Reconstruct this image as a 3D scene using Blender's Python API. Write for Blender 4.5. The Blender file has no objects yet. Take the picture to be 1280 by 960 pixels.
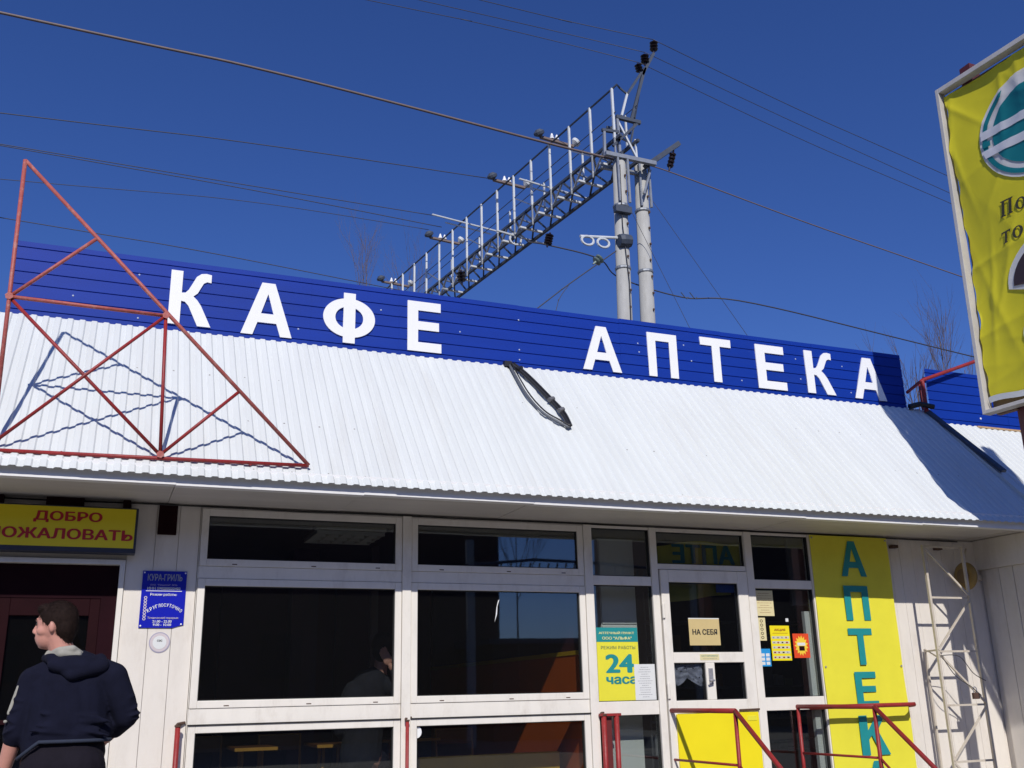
import bpy, bmesh, math, random
from mathutils import Vector, Matrix
random.seed(7)
SC = bpy.context.scene
COL = SC.collection
R = math.radians

# ------------------------------------------------------------------ camera, sky, sun, exposure
f_px = 1251.6
pitch, roll, yaw = R(17.371), R(-1.3385), R(22.453)
fw = Vector((math.sin(yaw)*math.cos(pitch), math.cos(yaw)*math.cos(pitch), math.sin(pitch)))
rt = Vector((math.cos(yaw), -math.sin(yaw), 0)); up = rt.cross(fw)
c_, s_ = math.cos(roll), math.sin(roll)
rt, up = c_*rt + s_*up, -s_*rt + c_*up
cam = bpy.data.cameras.new('camera'); co = bpy.data.objects.new('camera', cam); COL.objects.link(co)
cam.sensor_width = 36; cam.lens = f_px/1280*36; cam.clip_start = .05; cam.clip_end = 2000
M = Matrix((rt, up, -fw)).transposed().to_4x4(); M.translation = Vector((0, -7.7, 1.6)); co.matrix_world = M
SC.camera = co
SUN = Vector((.285, 1, -.79)).normalized()
W = bpy.data.worlds.new('World'); SC.world = W; W.use_nodes = True
nt = W.node_tree; nt.nodes.clear()
sky = nt.nodes.new('ShaderNodeTexSky'); sky.sky_type = 'NISHITA'; sky.sun_disc = False
sky.sun_elevation = math.asin(-SUN.z); sky.sun_rotation = math.atan2(-SUN.x, -SUN.y) % (2*math.pi)
sky.altitude = 200; sky.air_density = 1.0; sky.dust_density = .3; sky.ozone_density = 2.2
gm = nt.nodes.new('ShaderNodeHueSaturation'); gm.inputs['Saturation'].default_value = 1.12; gm.inputs['Value'].default_value = 1.0
bg = nt.nodes.new('ShaderNodeBackground'); bg.inputs['Strength'].default_value = .074
ow = nt.nodes.new('ShaderNodeOutputWorld')
nt.links.new(sky.outputs[0], gm.inputs['Color']); tn = nt.nodes.new('ShaderNodeVectorMath'); tn.operation = 'MULTIPLY'; tn.inputs[1].default_value = (.58, .75, 1.33)
nt.links.new(gm.outputs[0], tn.inputs[0]); nt.links.new(tn.outputs[0], bg.inputs[0]); nt.links.new(bg.outputs[0], ow.inputs[0])
sl = bpy.data.lights.new('sun', 'SUN'); sl.energy = 3.8; sl.angle = R(.5); sl.color = (1, .95, .88)
so = bpy.data.objects.new('sun', sl); COL.objects.link(so); so.rotation_euler = SUN.to_track_quat('-Z', 'Y').to_euler(); so.location = (-6, -20, 18)
SC.view_settings.view_transform = 'Standard'; SC.view_settings.look = 'None'; SC.view_settings.exposure = 0; SC.view_settings.gamma = 1
SC.view_settings.use_curve_mapping = False
SC.cycles.max_bounces = 8; SC.cycles.transparent_max_bounces = 16
try: SC.cycles.use_denoising = True
except Exception: pass

# ------------------------------------------------------------------ materials
def mat(name, col, rough=.6, var=.12, scale=6, bump=0, metal=0, dirt=None, dirt_amt=.0, stretch=(1, 1, 1), spec=.5, bscale=None, sheen=0, alpha=1, trans=0):
    m = bpy.data.materials.new(name); m.use_nodes = True; n = m.node_tree.nodes; l = m.node_tree.links
    b = n['Principled BSDF']; b.inputs['Roughness'].default_value = rough; b.inputs['Metallic'].default_value = metal
    b.inputs['Specular IOR Level'].default_value = spec
    if sheen: b.inputs['Sheen Weight'].default_value = sheen
    if trans: b.inputs['Transmission Weight'].default_value = trans
    tc = n.new('ShaderNodeTexCoord'); mp = n.new('ShaderNodeMapping'); mp.inputs['Scale'].default_value = stretch
    l.new(tc.outputs['Object'], mp.inputs[0])
    nz = n.new('ShaderNodeTexNoise'); nz.inputs['Scale'].default_value = scale; nz.inputs['Detail'].default_value = 6; nz.inputs['Roughness'].default_value = .65
    l.new(mp.outputs[0], nz.inputs['Vector'])
    rmp = n.new('ShaderNodeMapRange'); rmp.inputs['From Min'].default_value = .3; rmp.inputs['From Max'].default_value = .7
    rmp.inputs['To Min'].default_value = 1-var; rmp.inputs['To Max'].default_value = 1+var*.6
    l.new(nz.outputs['Fac'], rmp.inputs['Value'])
    mx = n.new('ShaderNodeVectorMath'); mx.operation = 'SCALE'; mx.inputs[0].default_value = col[:3]
    l.new(rmp.outputs[0], mx.inputs['Scale']); out = mx.outputs[0]
    if dirt:
        n2 = n.new('ShaderNodeTexNoise'); n2.inputs['Scale'].default_value = scale*.7; n2.inputs['Detail'].default_value = 8; n2.inputs['Roughness'].default_value = .75
        m3 = n.new('ShaderNodeMapping'); m3.inputs['Location'].default_value = (3.1, 7.7, 1.3); m3.inputs['Scale'].default_value = stretch
        l.new(tc.outputs['Object'], m3.inputs[0]); l.new(m3.outputs[0], n2.inputs['Vector'])
        r2 = n.new('ShaderNodeMapRange'); r2.inputs['From Min'].default_value = .52; r2.inputs['From Max'].default_value = .78; r2.inputs['To Max'].default_value = dirt_amt
        l.new(n2.outputs['Fac'], r2.inputs['Value'])
        mi = n.new('ShaderNodeMix'); mi.data_type = 'RGBA'; l.new(r2.outputs[0], mi.inputs['Factor']); l.new(out, mi.inputs['A']); mi.inputs['B'].default_value = (*dirt, 1)
        out = mi.outputs['Result']
    l.new(out, b.inputs['Base Color'])
    if bump:
        bp = n.new('ShaderNodeBump'); bp.inputs['Strength'].default_value = bump; bp.inputs['Distance'].default_value = .01
        nb = n.new('ShaderNodeTexNoise'); nb.inputs['Scale'].default_value = bscale or scale*4; nb.inputs['Detail'].default_value = 5
        l.new(mp.outputs[0], nb.inputs['Vector']); l.new(nb.outputs['Fac'], bp.inputs['Height']); l.new(bp.outputs[0], b.inputs['Normal'])
    return m

def glass_mat(name, tint=(.80, .83, .82), refl=.085, dirt=.004):
    m = bpy.data.materials.new(name); m.use_nodes = True; n = m.node_tree.nodes; l = m.node_tree.links; n.clear()
    o = n.new('ShaderNodeOutputMaterial'); tr = n.new('ShaderNodeBsdfTransparent'); tr.inputs[0].default_value = (*tint, 1)
    gl = n.new('ShaderNodeBsdfGlossy'); gl.inputs['Roughness'].default_value = .015; gl.inputs['Color'].default_value = (.9, .95, 1, 1)
    lw = n.new('ShaderNodeLayerWeight'); lw.inputs['Blend'].default_value = .5
    pw_ = n.new('ShaderNodeMath'); pw_.operation = 'POWER'; pw_.inputs[1].default_value = 4; l.new(lw.outputs['Facing'], pw_.inputs[0])
    fr = n.new('ShaderNodeMapRange'); fr.inputs['To Min'].default_value = refl; fr.inputs['To Max'].default_value = .6; l.new(pw_.outputs[0], fr.inputs['Value'])
    tc = n.new('ShaderNodeTexCoord'); nz = n.new('ShaderNodeTexNoise'); nz.inputs['Scale'].default_value = 1.6
    bp = n.new('ShaderNodeBump'); bp.inputs['Strength'].default_value = .012; bp.inputs['Distance'].default_value = .02
    l.new(tc.outputs['Object'], nz.inputs['Vector']); l.new(nz.outputs['Fac'], bp.inputs['Height']); l.new(bp.outputs[0], gl.inputs['Normal'])
    m1 = n.new('ShaderNodeMixShader'); l.new(fr.outputs[0], m1.inputs[0]); l.new(tr.outputs[0], m1.inputs[1]); l.new(gl.outputs[0], m1.inputs[2])
    df = n.new('ShaderNodeBsdfDiffuse'); df.inputs[0].default_value = (.5, .5, .48, 1)
    m2 = n.new('ShaderNodeMixShader'); m2.inputs[0].default_value = dirt
    l.new(m1.outputs[0], m2.inputs[1]); l.new(df.outputs[0], m2.inputs[2]); l.new(m2.outputs[0], o.inputs[0])
    return m

def cloth_sign(name, col, back=.35, rough=.45):
    # thin vinyl: a bit of light passes through
    m = mat(name, col, rough, .05, 5, .0)
    n = m.node_tree.nodes; l = m.node_tree.links; b = n['Principled BSDF']
    tl = n.new('ShaderNodeBsdfTranslucent'); tl.inputs[0].default_value = (*col, 1)
    ms = n.new('ShaderNodeMixShader'); ms.inputs[0].default_value = back
    l.new(b.outputs[0], ms.inputs[1]); l.new(tl.outputs[0], ms.inputs[2])
    l.new(ms.outputs[0], n['Material Output'].inputs[0]); return m

PVC = mat('white pvc frame', (.80, .765, .70), .42, .05, 3, 0, dirt=(.40, .33, .26), dirt_amt=.38, stretch=(3, 3, 1.2))
SID = mat('cream siding', (.76, .715, .65), .5, .06, 2.2, .12, dirt=(.45, .38, .30), dirt_amt=.38, stretch=(3, 3, 1))
DARKLINE = mat('rubber gasket', (.02, .02, .02), .7)
SLOT = mat('grimy slot', (.09, .05, .035), .9)
AWN = mat('white profiled steel', (.68, .71, .70), .5, .05, 1.2, .0, dirt=(.50, .47, .42), dirt_amt=.30, stretch=(5, .6, .6))
AWNB = mat('soffit panel', (.60, .57, .53), .55, .10, 1.6, .1, dirt=(.3, .26, .22), dirt_amt=.35, stretch=(.6, 3, 1))
FASC = mat('white painted fascia', (.80, .80, .80), .4, .06, 3, 0, dirt=(.4, .36, .3), dirt_amt=.2, stretch=(.6, 1, 2))
BLUE = mat('blue profiled steel', (.003, .034, .31), .55, .10, 1.5, .0, spec=.2, dirt=(.02, .05, .22), dirt_amt=.35, stretch=(.5, 1, 3))
WHITE = mat('white acrylic letter', (.86, .87, .88), .35, .02, 4)
RED = mat('red painted steel', (.30, .022, .022), .5, .22, 9, .25, dirt=(.10, .035, .03), dirt_amt=.6)
REDP = mat('faded red paint', (.42, .10, .085), .55, .22, 14, .3, dirt=(.55, .42, .36), dirt_amt=.75)
MAROON = mat('dark maroon wood', (.016, .003, .006), .7, .25, 5, .1, spec=.08)
BROWN = mat('brown painted wood', (.018, .004, .006), .7, .2, 6, .1, spec=.08)
YEL = mat('yellow plastic', (.82, .68, .012), .45, .06, 3)
YELD = mat('bright yellow panel', (.86, .72, .012), .42, .04, 3)
BAN = cloth_sign('yellow banner vinyl', (.86, .80, .055), .10)
TEAL = mat('teal print', (.012, .26, .27), .5, .06, 8)
REDL = mat('red print', (.30, .008, .02), .5, .06, 8)
BLUEP = mat('blue plaque', (.006, .012, .42), .28, .06, 6)
BLK = mat('black print', (.02, .02, .022), .6)
GRYP = mat('grey print', (.30, .30, .33), .6)
PAPER = mat('white paper', (.70, .72, .72), .7, .04, 6)
CREAMP = mat('cream paper', (.72, .64, .36), .7, .06, 6)
CARD = mat('tan card', (.60, .47, .22), .7, .06, 6)
SKYP = mat('light blue print', (.02, .30, .68), .5)
PINKP = mat('pale pink print', (.62, .55, .62), .5)
SILV = mat('silver letter', (.42, .42, .46), .35, .3, 40, metal=.4)
WSTEEL = mat('white painted steel', (.58, .52, .43), .5, .10, 12, .2, dirt=(.25, .15, .09), dirt_amt=.5)
GALV = mat('galvanised steel', (.34, .36, .38), .45, .2, 9, .1, metal=.55)
GALVL = mat('pale galvanised post', (.60, .63, .65), .5, .12, 9, .05)
STEELD = mat('dark steel', (.055, .070, .10), .6, .25, 7, .1)
WIRE = mat('dark wire', (.05, .05, .06), .6, .1, 5)
WIREB = mat('brown cable', (.16, .12, .11), .6, .15, 5)
CONC = mat('pole concrete', (.40, .40, .385), .8, .12, 3, .35, dirt=(.2, .19, .17), dirt_amt=.5, stretch=(3, 3, .6))
INSU = mat('brown porcelain', (.022, .014, .018), .2, .1, 5)
INSG = mat('green glass insulator', (.25, .32, .28), .2)
ASPH = mat('dusty paving', (.17, .155, .135), .9, .25, 9, .6, dirt=(.24, .22, .19), dirt_amt=.5)
PLATF = mat('platform concrete', (.30, .29, .27), .85, .15, 3, .4, dirt=(.14, .13, .12), dirt_amt=.5)
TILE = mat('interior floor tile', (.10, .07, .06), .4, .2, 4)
BARK = mat('grey bark', (.13, .095, .085), .9, .2, 8)
BLKC = mat('black cable sheath', (.018, .018, .02), .45, .2, 12)
WOODO = mat('orange laminate', (.62, .115, .012), .45, .08, 4)
YSTR = mat('yellow stripe', (.62, .36, .01), .5)
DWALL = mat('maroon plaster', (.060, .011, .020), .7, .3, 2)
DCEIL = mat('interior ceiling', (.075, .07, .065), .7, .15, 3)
CABW = mat('white cabinet', (.80, .80, .80), .5, .06, 3)
TABW = mat('brown table top', (.14, .055, .02), .35, .2, 5)
CHRY = mat('yellow metal leg', (.40, .20, .03), .4)
GL = glass_mat('window glass')
GLD = glass_mat('door glass', (.7, .72, .75))

# ------------------------------------------------------------------ helpers
def root_loc(o):
    while o.parent: o = o.parent
    return Vector(o.location)
class MB:
    def __init__(s): s.v = []; s.f = []
    def box(s, x0, x1, y0, y1, z0, z1):
        return s.hexa([(x0, y0, z0), (x1, y0, z0), (x1, y1, z0), (x0, y1, z0), (x0, y0, z1), (x1, y0, z1), (x1, y1, z1), (x0, y1, z1)])
    def hexa(s, p):
        b = len(s.v); s.v += [tuple(q) for q in p]
        for q in ((0, 3, 2, 1), (4, 5, 6, 7), (0, 1, 5, 4), (1, 2, 6, 5), (2, 3, 7, 6), (3, 0, 4, 7)): s.f.append(tuple(b+i for i in q))
        return s
    def fbox(s, O, U, V, N, u0, u1, v0, v1, n0, n1):
        P = lambda a, b, c: O + U*a + V*b + N*c
        return s.hexa([P(u0, v0, n0), P(u1, v0, n0), P(u1, v0, n1), P(u0, v0, n1), P(u0, v1, n0), P(u1, v1, n0), P(u1, v1, n1), P(u0, v1, n1)])
    def bar(s, a, b, w, h=None, upv=(0, 0, 1)):
        a = Vector(a); b = Vector(b); h = h or w; d = (b-a).normalized(); u = Vector(upv)
        if abs(d.dot(u)) > .97: u = Vector((0, 1, 0))
        sd = d.cross(u).normalized(); t = sd.cross(d)
        p = []
        for e in (a, b):
            p += [e-sd*w/2-t*h/2, e+sd*w/2-t*h/2, e+sd*w/2+t*h/2, e-sd*w/2+t*h/2]
        return s.hexa([p[0], p[1], p[2], p[3], p[4], p[5], p[6], p[7]])
    def tube(s, pts, r, n=8, cap=True):
        pts = [Vector(p) for p in pts]; rs = r if isinstance(r, (list, tuple)) else [r]*len(pts)
        b = len(s.v); prev = None
        for i, p in enumerate(pts):
            d = (pts[min(i+1, len(pts)-1)] - pts[max(i-1, 0)])
            d = d.normalized() if d.length > 1e-9 else Vector((0, 0, 1))
            if prev is None:
                u = d.orthogonal().normalized()
            else:
                u = (prev - d*prev.dot(d)).normalized()
            prev = u; w = d.cross(u)
            for k in range(n):
                a = 2*math.pi*k/n; s.v.append(tuple(p+(u*math.cos(a)+w*math.sin(a))*rs[i]))
        for i in range(len(pts)-1):
            for k in range(n):
                k2 = (k+1) % n; s.f.append((b+i*n+k, b+i*n+k2, b+(i+1)*n+k2, b+(i+1)*n+k))
        if cap:
            s.f.append(tuple(b+k for k in range(n))[::-1]); s.f.append(tuple(b+(len(pts)-1)*n+k for k in range(n)))
        return s
    def lathe(s, base, prof, n=16, axis=(0, 0, 1)):
        ax = Vector(axis).normalized(); u = ax.orthogonal().normalized(); w = ax.cross(u); base = Vector(base); b = len(s.v)
        for r, h in prof:
            for k in range(n):
                a = 2*math.pi*k/n; s.v.append(tuple(base+ax*h+(u*math.cos(a)+w*math.sin(a))*r))
        for i in range(len(prof)-1):
            for k in range(n):
                k2 = (k+1) % n; s.f.append((b+i*n+k, b+i*n+k2, b+(i+1)*n+k2, b+(i+1)*n+k))
        s.f.append(tuple(b+k for k in range(n))[::-1]); s.f.append(tuple(b+(len(prof)-1)*n+k for k in range(n)))
        return s
    def mesh(s, name, off=(0, 0, 0)):
        me = bpy.data.meshes.new(name); off = Vector(off)
        me.from_pydata([tuple(Vector(v)-off) for v in s.v], [], s.f); me.update(); return me
    def build(s, name, m, parent=None, smooth=False, bevel=0, loc=None, **tags):
        off = root_loc(parent) if parent else Vector(loc or (0, 0, 0))
        me = s.mesh(name, off); me.materials.append(m)
        bm = bmesh.new(); bm.from_mesh(me); bmesh.ops.recalc_face_normals(bm, faces=bm.faces); bm.to_mesh(me); bm.free()
        if smooth: me.polygons.foreach_set('use_smooth', [True]*len(me.polygons))
        o = bpy.data.objects.new(name, me); COL.objects.link(o)
        if parent: o.parent = parent
        elif loc: o.location = off
        if bevel:
            bv = o.modifiers.new('bevel', 'BEVEL'); bv.width = bevel; bv.segments = 2; bv.limit_method = 'ANGLE'
        for k, v in tags.items(): o[k] = v
        return o
def thing(name, label, cat, loc=(0, 0, 0), group=None):
    o = bpy.data.objects.new(name, None); COL.objects.link(o); o.location = loc; o.empty_display_size = .1
    o['label'] = label; o['category'] = cat
    if group: o['group'] = group
    return o
def tag(o, label, cat, group=None):
    o['label'] = label; o['category'] = cat
    if group: o['group'] = group
    return o
def struct(o): o['kind'] = 'structure'; return o
def place_mesh(me, name, m, parent, smooth=False, **tags):
    off = root_loc(parent) if parent else Vector()
    me.transform(Matrix.Translation(-off)); me.materials.clear(); me.materials.append(m)
    if smooth: me.polygons.foreach_set('use_smooth', [True]*len(me.polygons))
    o = bpy.data.objects.new(name, me); COL.objects.link(o); o.parent = parent
    for k, v in tags.items(): o[k] = v
    return o
def frame_mx(O, U, V, N):   # local (u,v,n) -> world
    mx = Matrix((U, V, N)).transposed().to_4x4(); mx.translation = O; return mx
def text(body, x0, x1, z0, z1, y, m, parent, name='lettering', ext=.0015, bold=.0, F=None, mirror=False, shear=0):
    cu = bpy.data.curves.new('t', 'FONT'); cu.body = body; cu.extrude = 0; cu.resolution_u = 4; cu.shear = shear
    o = bpy.data.objects.new('t', cu); me = bpy.data.meshes.new_from_object(o)
    bpy.data.objects.remove(o); bpy.data.curves.remove(cu)
    xs = [v.co.x for v in me.vertices]; ys = [v.co.y for v in me.vertices]
    ax, bx, ay, by = min(xs), max(xs), min(ys), max(ys)
    # flat print: every triangle lies a hair above the last, as glyph outlines overlap themselves
    rj = random.Random(len(body)); src = [[tuple(me.vertices[i].co.xy) for i in p.vertices] for p in me.polygons]
    shifts = [(0, 0)]
    if bold:
        shifts += [(1, 0), (-1, 0), (.5, .6), (-.5, -.6), (.5, -.6), (-.5, .6)]; ax -= bold*1.25; bx += bold*1.25; ay -= bold*.6; by += bold*.6
    vs, fs_ = [], []
    for (dx, dy) in shifts:
        for tri in src:
            h = ext+rj.uniform(0, .0008); k0 = len(vs)
            for (px_, py_) in tri:
                u = (px_+dx*bold*1.25-ax)/(bx-ax); w = (py_+dy*bold-ay)/(by-ay)
                if mirror: u = 1-u
                vs.append((x0+u*(x1-x0), z0+w*(z1-z0), h))
            fs_.append(tuple(range(k0, len(vs))))
    bpy.data.meshes.remove(me); me = bpy.data.meshes.new(name); me.from_pydata(vs, [], fs_); bm = bmesh.new(); bm.from_mesh(me)
    if F is None:
        F = frame_mx(Vector((0, y, 0)), Vector((1, 0, 0)), Vector((0, 0, 1)), Vector((0, -1, 0)))
    bm.transform(F); bm.to_mesh(me); bm.free()
    return place_mesh(me, name, m, parent)
def poly_shape(splines, x0, x1, z0, z1, F, ext, m, parent, name, **tags):
    cu = bpy.data.curves.new('p', 'CURVE'); cu.dimensions = '2D'; cu.fill_mode = 'BOTH'; cu.extrude = ext/2
    for sp in splines:
        s = cu.splines.new('POLY'); s.points.add(len(sp)-1); s.use_cyclic_u = True
        for i, (u, w) in enumerate(sp): s.points[i].co = (x0+u*(x1-x0), z0+w*(z1-z0), 0, 1)
    o = bpy.data.objects.new('p', cu); me = bpy.data.meshes.new_from_object(o)
    bpy.data.objects.remove(o); bpy.data.curves.remove(cu)
    me.transform(Matrix.Translation((0, 0, ext/2))); me.transform(F)
    return place_mesh(me, name, m, parent, **tags)
def slab(x0, x1, z0, z1, y, d, m, parent, name, bevel=0, **tags):   # a thin panel standing proud of plane y by d
    return MB().box(x0, x1, y-d, y, z0, z1).build(name, m, parent, bevel=bevel, **tags)
def copy_tree(o, parent=None, root=True):
    c = o.copy(); COL.objects.link(c); c.parent = parent
    for ch in list(o.children): copy_tree(ch, c)
    return c
FX = frame_mx(Vector((0, 0, 0)), Vector((1, 0, 0)), Vector((0, 0, 1)), Vector((0, -1, 0)))
def Fy(y): return frame_mx(Vector((0, y, 0)), Vector((1, 0, 0)), Vector((0, 0, 1)), Vector((0, -1, 0)))

# ------------------------------------------------------------------ ground and platform
struct(MB().box(-400, 400, -300, 500, -.3, 0).build('ground', ASPH))
struct(MB().box(-3.2, 3.3, -2.3, 0, .0, .50).build('cafe_platform', PLATF, bevel=.01))
struct(MB().box(4.3, 6.1, -1.0, 0, .0, .50).build('pharmacy_porch', PLATF, bevel=.01))
for i in range(3):
    struct(MB().box(4.3, 6.1, -1.0-.32*(i+1), -1.0-.32*i, .0, .375-.125*i).build('porch_step', PLATF, bevel=.008))
struct(MB().box(-6, 14, -2.9, -2.35, 0, .12).build('pavement_kerb', PLATF, bevel=.01))

# ------------------------------------------------------------------ shop building
B = thing('shop_building', 'long low cream kiosk building, glazed cafe front on the left and pharmacy on the right', 'building', (0, 0, 0))
def wallbox(x0, x1, z0, z1, y0=.03, y1=.12, name='wall', m=SID): return MB().box(x0, x1, y0, y1, z0, z1).build(name, m, B)
# base wall pieces (the openings stay open)
wallbox(-3.2, -1.05, 0, 3.05); wallbox(.17, .66, 0, 3.05); wallbox(6.19, 8.42, 0, 3.05)
wallbox(-1.05, .17, 2.60, 3.05, name='wall'); wallbox(.66, 6.19, 0, .62, name='wall')
wallbox(.66, 6.19, 3.0, 3.05, name='wall')
MB().box(-3.2, -3.1, .12, 5, 0, 3.05).build('side_wall', SID, B)
MB().box(8.25, 8.35, .12, 5, 0, 3.05).build('side_wall', SID, B)
MB().box(-3.2, 8.35, 5, 5.1, 0, 3.05).build('back_wall', SID, B)
MB().box(-3.25, 8.4, -.50, 5.15, 3.17, 3.25).build('roof', DCEIL, B)
# front siding boards, each its own strip with a recessed joint
def boards(xs, z0, z1, y=.03):
    for a, b in zip(xs[:-1], xs[1:]):
        MB().box(a+.0012, b-.0012, y-.022-random.uniform(0, .002), y-.0005, z0, z1).build('siding_board', SID, B, bevel=.002)
boards([.17, .355, .515, .66], .5, 3.005)
xs = [6.19, 6.4, 6.61, 6.82, 7.03, 7.13, 7.25, 7.41, 7.6, 7.78, 7.95, 8.1, 8.246]
boards(xs, .5, 3.005)
boards([-1.95, -1.8, -1.65, -1.5, -1.35, -1.2, -1.05], .5, 3.005)
# soffit in panels, fascia
for i, x in enumerate([-2.2, -.9, .42, 1.7, 3.02, 4.3, 5.55, 6.83, 8.1, 9.4]):
    x2 = [-.9, .42, 1.7, 3.02, 4.3, 5.55, 6.83, 8.1, 9.4, 10.7][i]
    MB().box(x+.002, x2-.002, -.752, .028, 3.018+.002*(i % 2), 3.035).build('soffit_panel', AWNB, B)
    MB().box(x+.0, x2+.0, -.775-.003*(i % 2), -.757, 3.000+.004*(i % 2), 3.135).build('fascia', FASC, B)
    MB().box(x+.0, x2+.0, -.757, -.70, 3.000+.004*(i % 2), 3.016).build('fascia_lip', FASC, B)
MB().tube([(-2.2+.6*i, -.012+random.uniform(-.004, .003), 3.008+random.uniform(-.010, .003)) for i in range(18)], .006, 5).build('soffit_cable', BLKC, B)
# awning sheets: trapezoid corrugation running down the slope
AW0 = Vector((0, -.83, 3.056)); AW1 = Vector((0, .475, 4.536))
def corrugated(x0, x1, pitch, depth, p0, p1, off=0.0):
    d = (p1-p0); n = Vector((0, -d.z, d.y)).normalized(); mb = MB(); prof = []
    k = 0; x = x0
    pts = [(0, 0), (.34, 0), (.46, 1), (.84, 1), (.96, 0)]
    while x < x1-1e-6:
        for t, h in pts:
            xx = x+t*pitch
            if xx <= x1: prof.append((xx, h*depth))
        x += pitch
    prof.append((x1, 0))
    seg = 3
    for j in range(seg+1):
        q = p0 + d*(j/seg)
        for xx, h in prof:
            w = q + n*(h+off+(.004*math.sin(xx*2.1+j*1.7) if 0 < j < seg else 0)); mb.v.append((xx, w.y, w.z))
    L = len(prof)
    for j in range(seg):
        for i in range(L-1): mb.f.append((j*L+i, j*L+i+1, (j+1)*L+i+1, (j+1)*L+i))
    return mb
P = .088
x = -2.3; i = 0
while x < 8.3:
    x2 = min(x+P*12, 8.33)
    o = corrugated(x, x2+.03 if x2 < 8.3 else x2, P, .010, AW0+Vector((0, random.uniform(-.006, .006), 0)), AW1, .0015*(i % 2)).build('roofing_sheet', AWN, B)
    sd = o.modifiers.new('s', 'SOLIDIFY'); sd.thickness = .0018; sd.offset = -1
    x = x2; i += 1
mb = MB(); d_ = (AW1-AW0); nn = Vector((0, -d_.z, d_.y)).normalized(); rr = random.Random(6)
for t in (.05, .36, .67, .95):
    xx = -2.25
    while xx < 8.3:
        if rr.random() < .85:
            p = AW0+d_*(t+rr.uniform(-.006, .006)); p.x = xx+rr.uniform(-.004, .004); mb.lathe(p+nn*.003, [(.008, 0), (.008, .003), (.005, .006)], 6, nn)
        xx += P*3
mb.build('roofing_screws', mat('dull screw', (.34, .33, .31), .5), B, kind='stuff')
# dark flashing down the right end of the awning
MB().bar((8.32, .44, 4.53), (8.42, -.35, 3.68), .07, .03, (0, -1, 1)).build('rake_flashing', STEELD, B)
MB().bar((8.35, .30, 4.34), (8.44, -.83, 3.07), .05, .03, (0, -1, 1)).build('rake_trim', AWN, B)

# ---- glazing
def ring(x0, x1, z0, z1, w, y0, y1):
    mb = MB(); mb.box(x0-w, x0, y0, y1, z0-w, z1+w); mb.box(x1, x1+w, y0, y1, z0-w, z1+w)
    mb.box(x0, x1, y0, y1, z0-w, z0); mb.box(x0, x1, y0, y1, z1, z1+w); return mb
def window(x0, x1, z0, z1, sash=.052, g=GL, slots=True, name='window'):
    w = ring(x0, x1, z0, z1, sash, -.020, .045).build(name, PVC, B, bevel=.004)
    ring(x0+.006, x1-.006, z0+.006, z1-.006, .006, -.004, .03).build('gasket', DARKLINE, w)
    MB().box(x0+.004, x1-.004, .010, .016, z0+.004, z1-.004).build('pane', g, w)
    if slots:
        mb = MB()
        for t in (.14, .55, .9) if x1-x0 > 1 else (.3,):
            c = x0+t*(x1-x0); mb.box(c-.018, c+.018, -.0212, -.015, z0-.040, z0-.033)
        mb.build('drain_slot', SLOT, w, kind='stuff')
    return w
for (a, b) in ((.722, 2.150), (2.332, 3.742)):
    window(a, b, 2.620, 2.938); window(a, b, 1.625, 2.425); window(a, b, .72, 1.408)
# main mullions and rails of the cafe glazing
def mull(x0, x1, z0, z1, y0=-.032, name='mullion'): return MB().box(x0, x1, y0, .05, z0, z1).build(name, PVC, B, bevel=.004)
mull(.662, .667, .6, 3.0, -.006); mull(2.205, 2.277, .6, 2.999); mull(3.797, 3.872, .6, 2.999)
for (a, b) in ((.668, 2.2035), (2.2785, 3.7955)):
    mull(a, b, 2.479, 2.5665, -.012, 'rail'); mull(a, b, 1.4615, 1.5715, -.012, 'rail'); mull(a, b, .6, .6665, -.012, 'rail'); mull(a, b, 2.9915, 3.0, -.012, 'rail')
    MB().box(a, b, -.034, -.0125, 1.4615, 1.4675).build('drip_edge', DARKLINE, B)
# pharmacy: fixed panes set straight in the mullions
mull(4.437, 4.503, .6, 2.999); mull(5.42, 5.498, .6, 2.999); mull(6.137, 6.19, .6, 2.999)
def fixed(x0, x1, z0, z1):
    w = ring(x0+.006, x1-.006, z0+.006, z1-.006, .005, -.012, .03).build('window', DARKLINE, B)
    MB().box(x0+.007, x1-.007, .010, .016, z0+.007, z1-.007).build('pane', GL, w); return w
for (a, b) in ((3.8735, 4.4355), (5.4995, 6.1355)):
    fixed(a, b, 2.570, 2.976); fixed(a, b, 1.548, 2.492); fixed(a, b, .75, 1.438)
    for z0, z1 in ((2.976, 2.999), (2.492, 2.570), (1.438, 1.548), (.6, .75)): mull(a+.0005, b-.0005, z0, z1, -.022, 'rail')
window(4.5055+.0, 5.4175, 2.686, 2.966, sash=.001, slots=False)
mull(4.5045, 5.4185, 2.6375, 2.684, -.024, 'rail'); mull(4.5045, 5.4185, 2.968, 2.999, -.024, 'rail')
# pharmacy door leaf
mb = MB(); y0, y1 = -.046, .02
mb.box(4.515, 4.593, y0, y1, .56, 2.632); mb.box(5.303, 5.408, y0, y1, .56, 2.632)
mb.box(4.593, 5.303, y0, y1, 2.527, 2.632); mb.box(4.593, 5.303, y0, y1, 1.847, 1.934); mb.box(4.593, 5.303, y0, y1, 1.436, 1.541)
mb.box(4.593, 5.303, y0, y1, .56, .62); mb.box(4.903, 4.993, y0, y1, 1.541, 1.847)
door = mb.build('pharmacy_door', PVC, B, bevel=.005)
for (a, b, c, d) in ((4.593, 5.303, 1.934, 2.527), (4.593, 4.903, 1.541, 1.847), (4.993, 5.303, 1.541, 1.847)):
    ring(a+.007, b-.007, c+.007, d-.007, .006, -.030, 0).build('gasket', DARKLINE, door)
    MB().box(a+.002, b-.002, -.02, -.013, c+.002, d-.002).build('pane', GLD, door)
MB().box(4.575, 5.39, -.062, -.0465, .62, 1.434).build('yellow_panel', YELD, door, bevel=.003)
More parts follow.
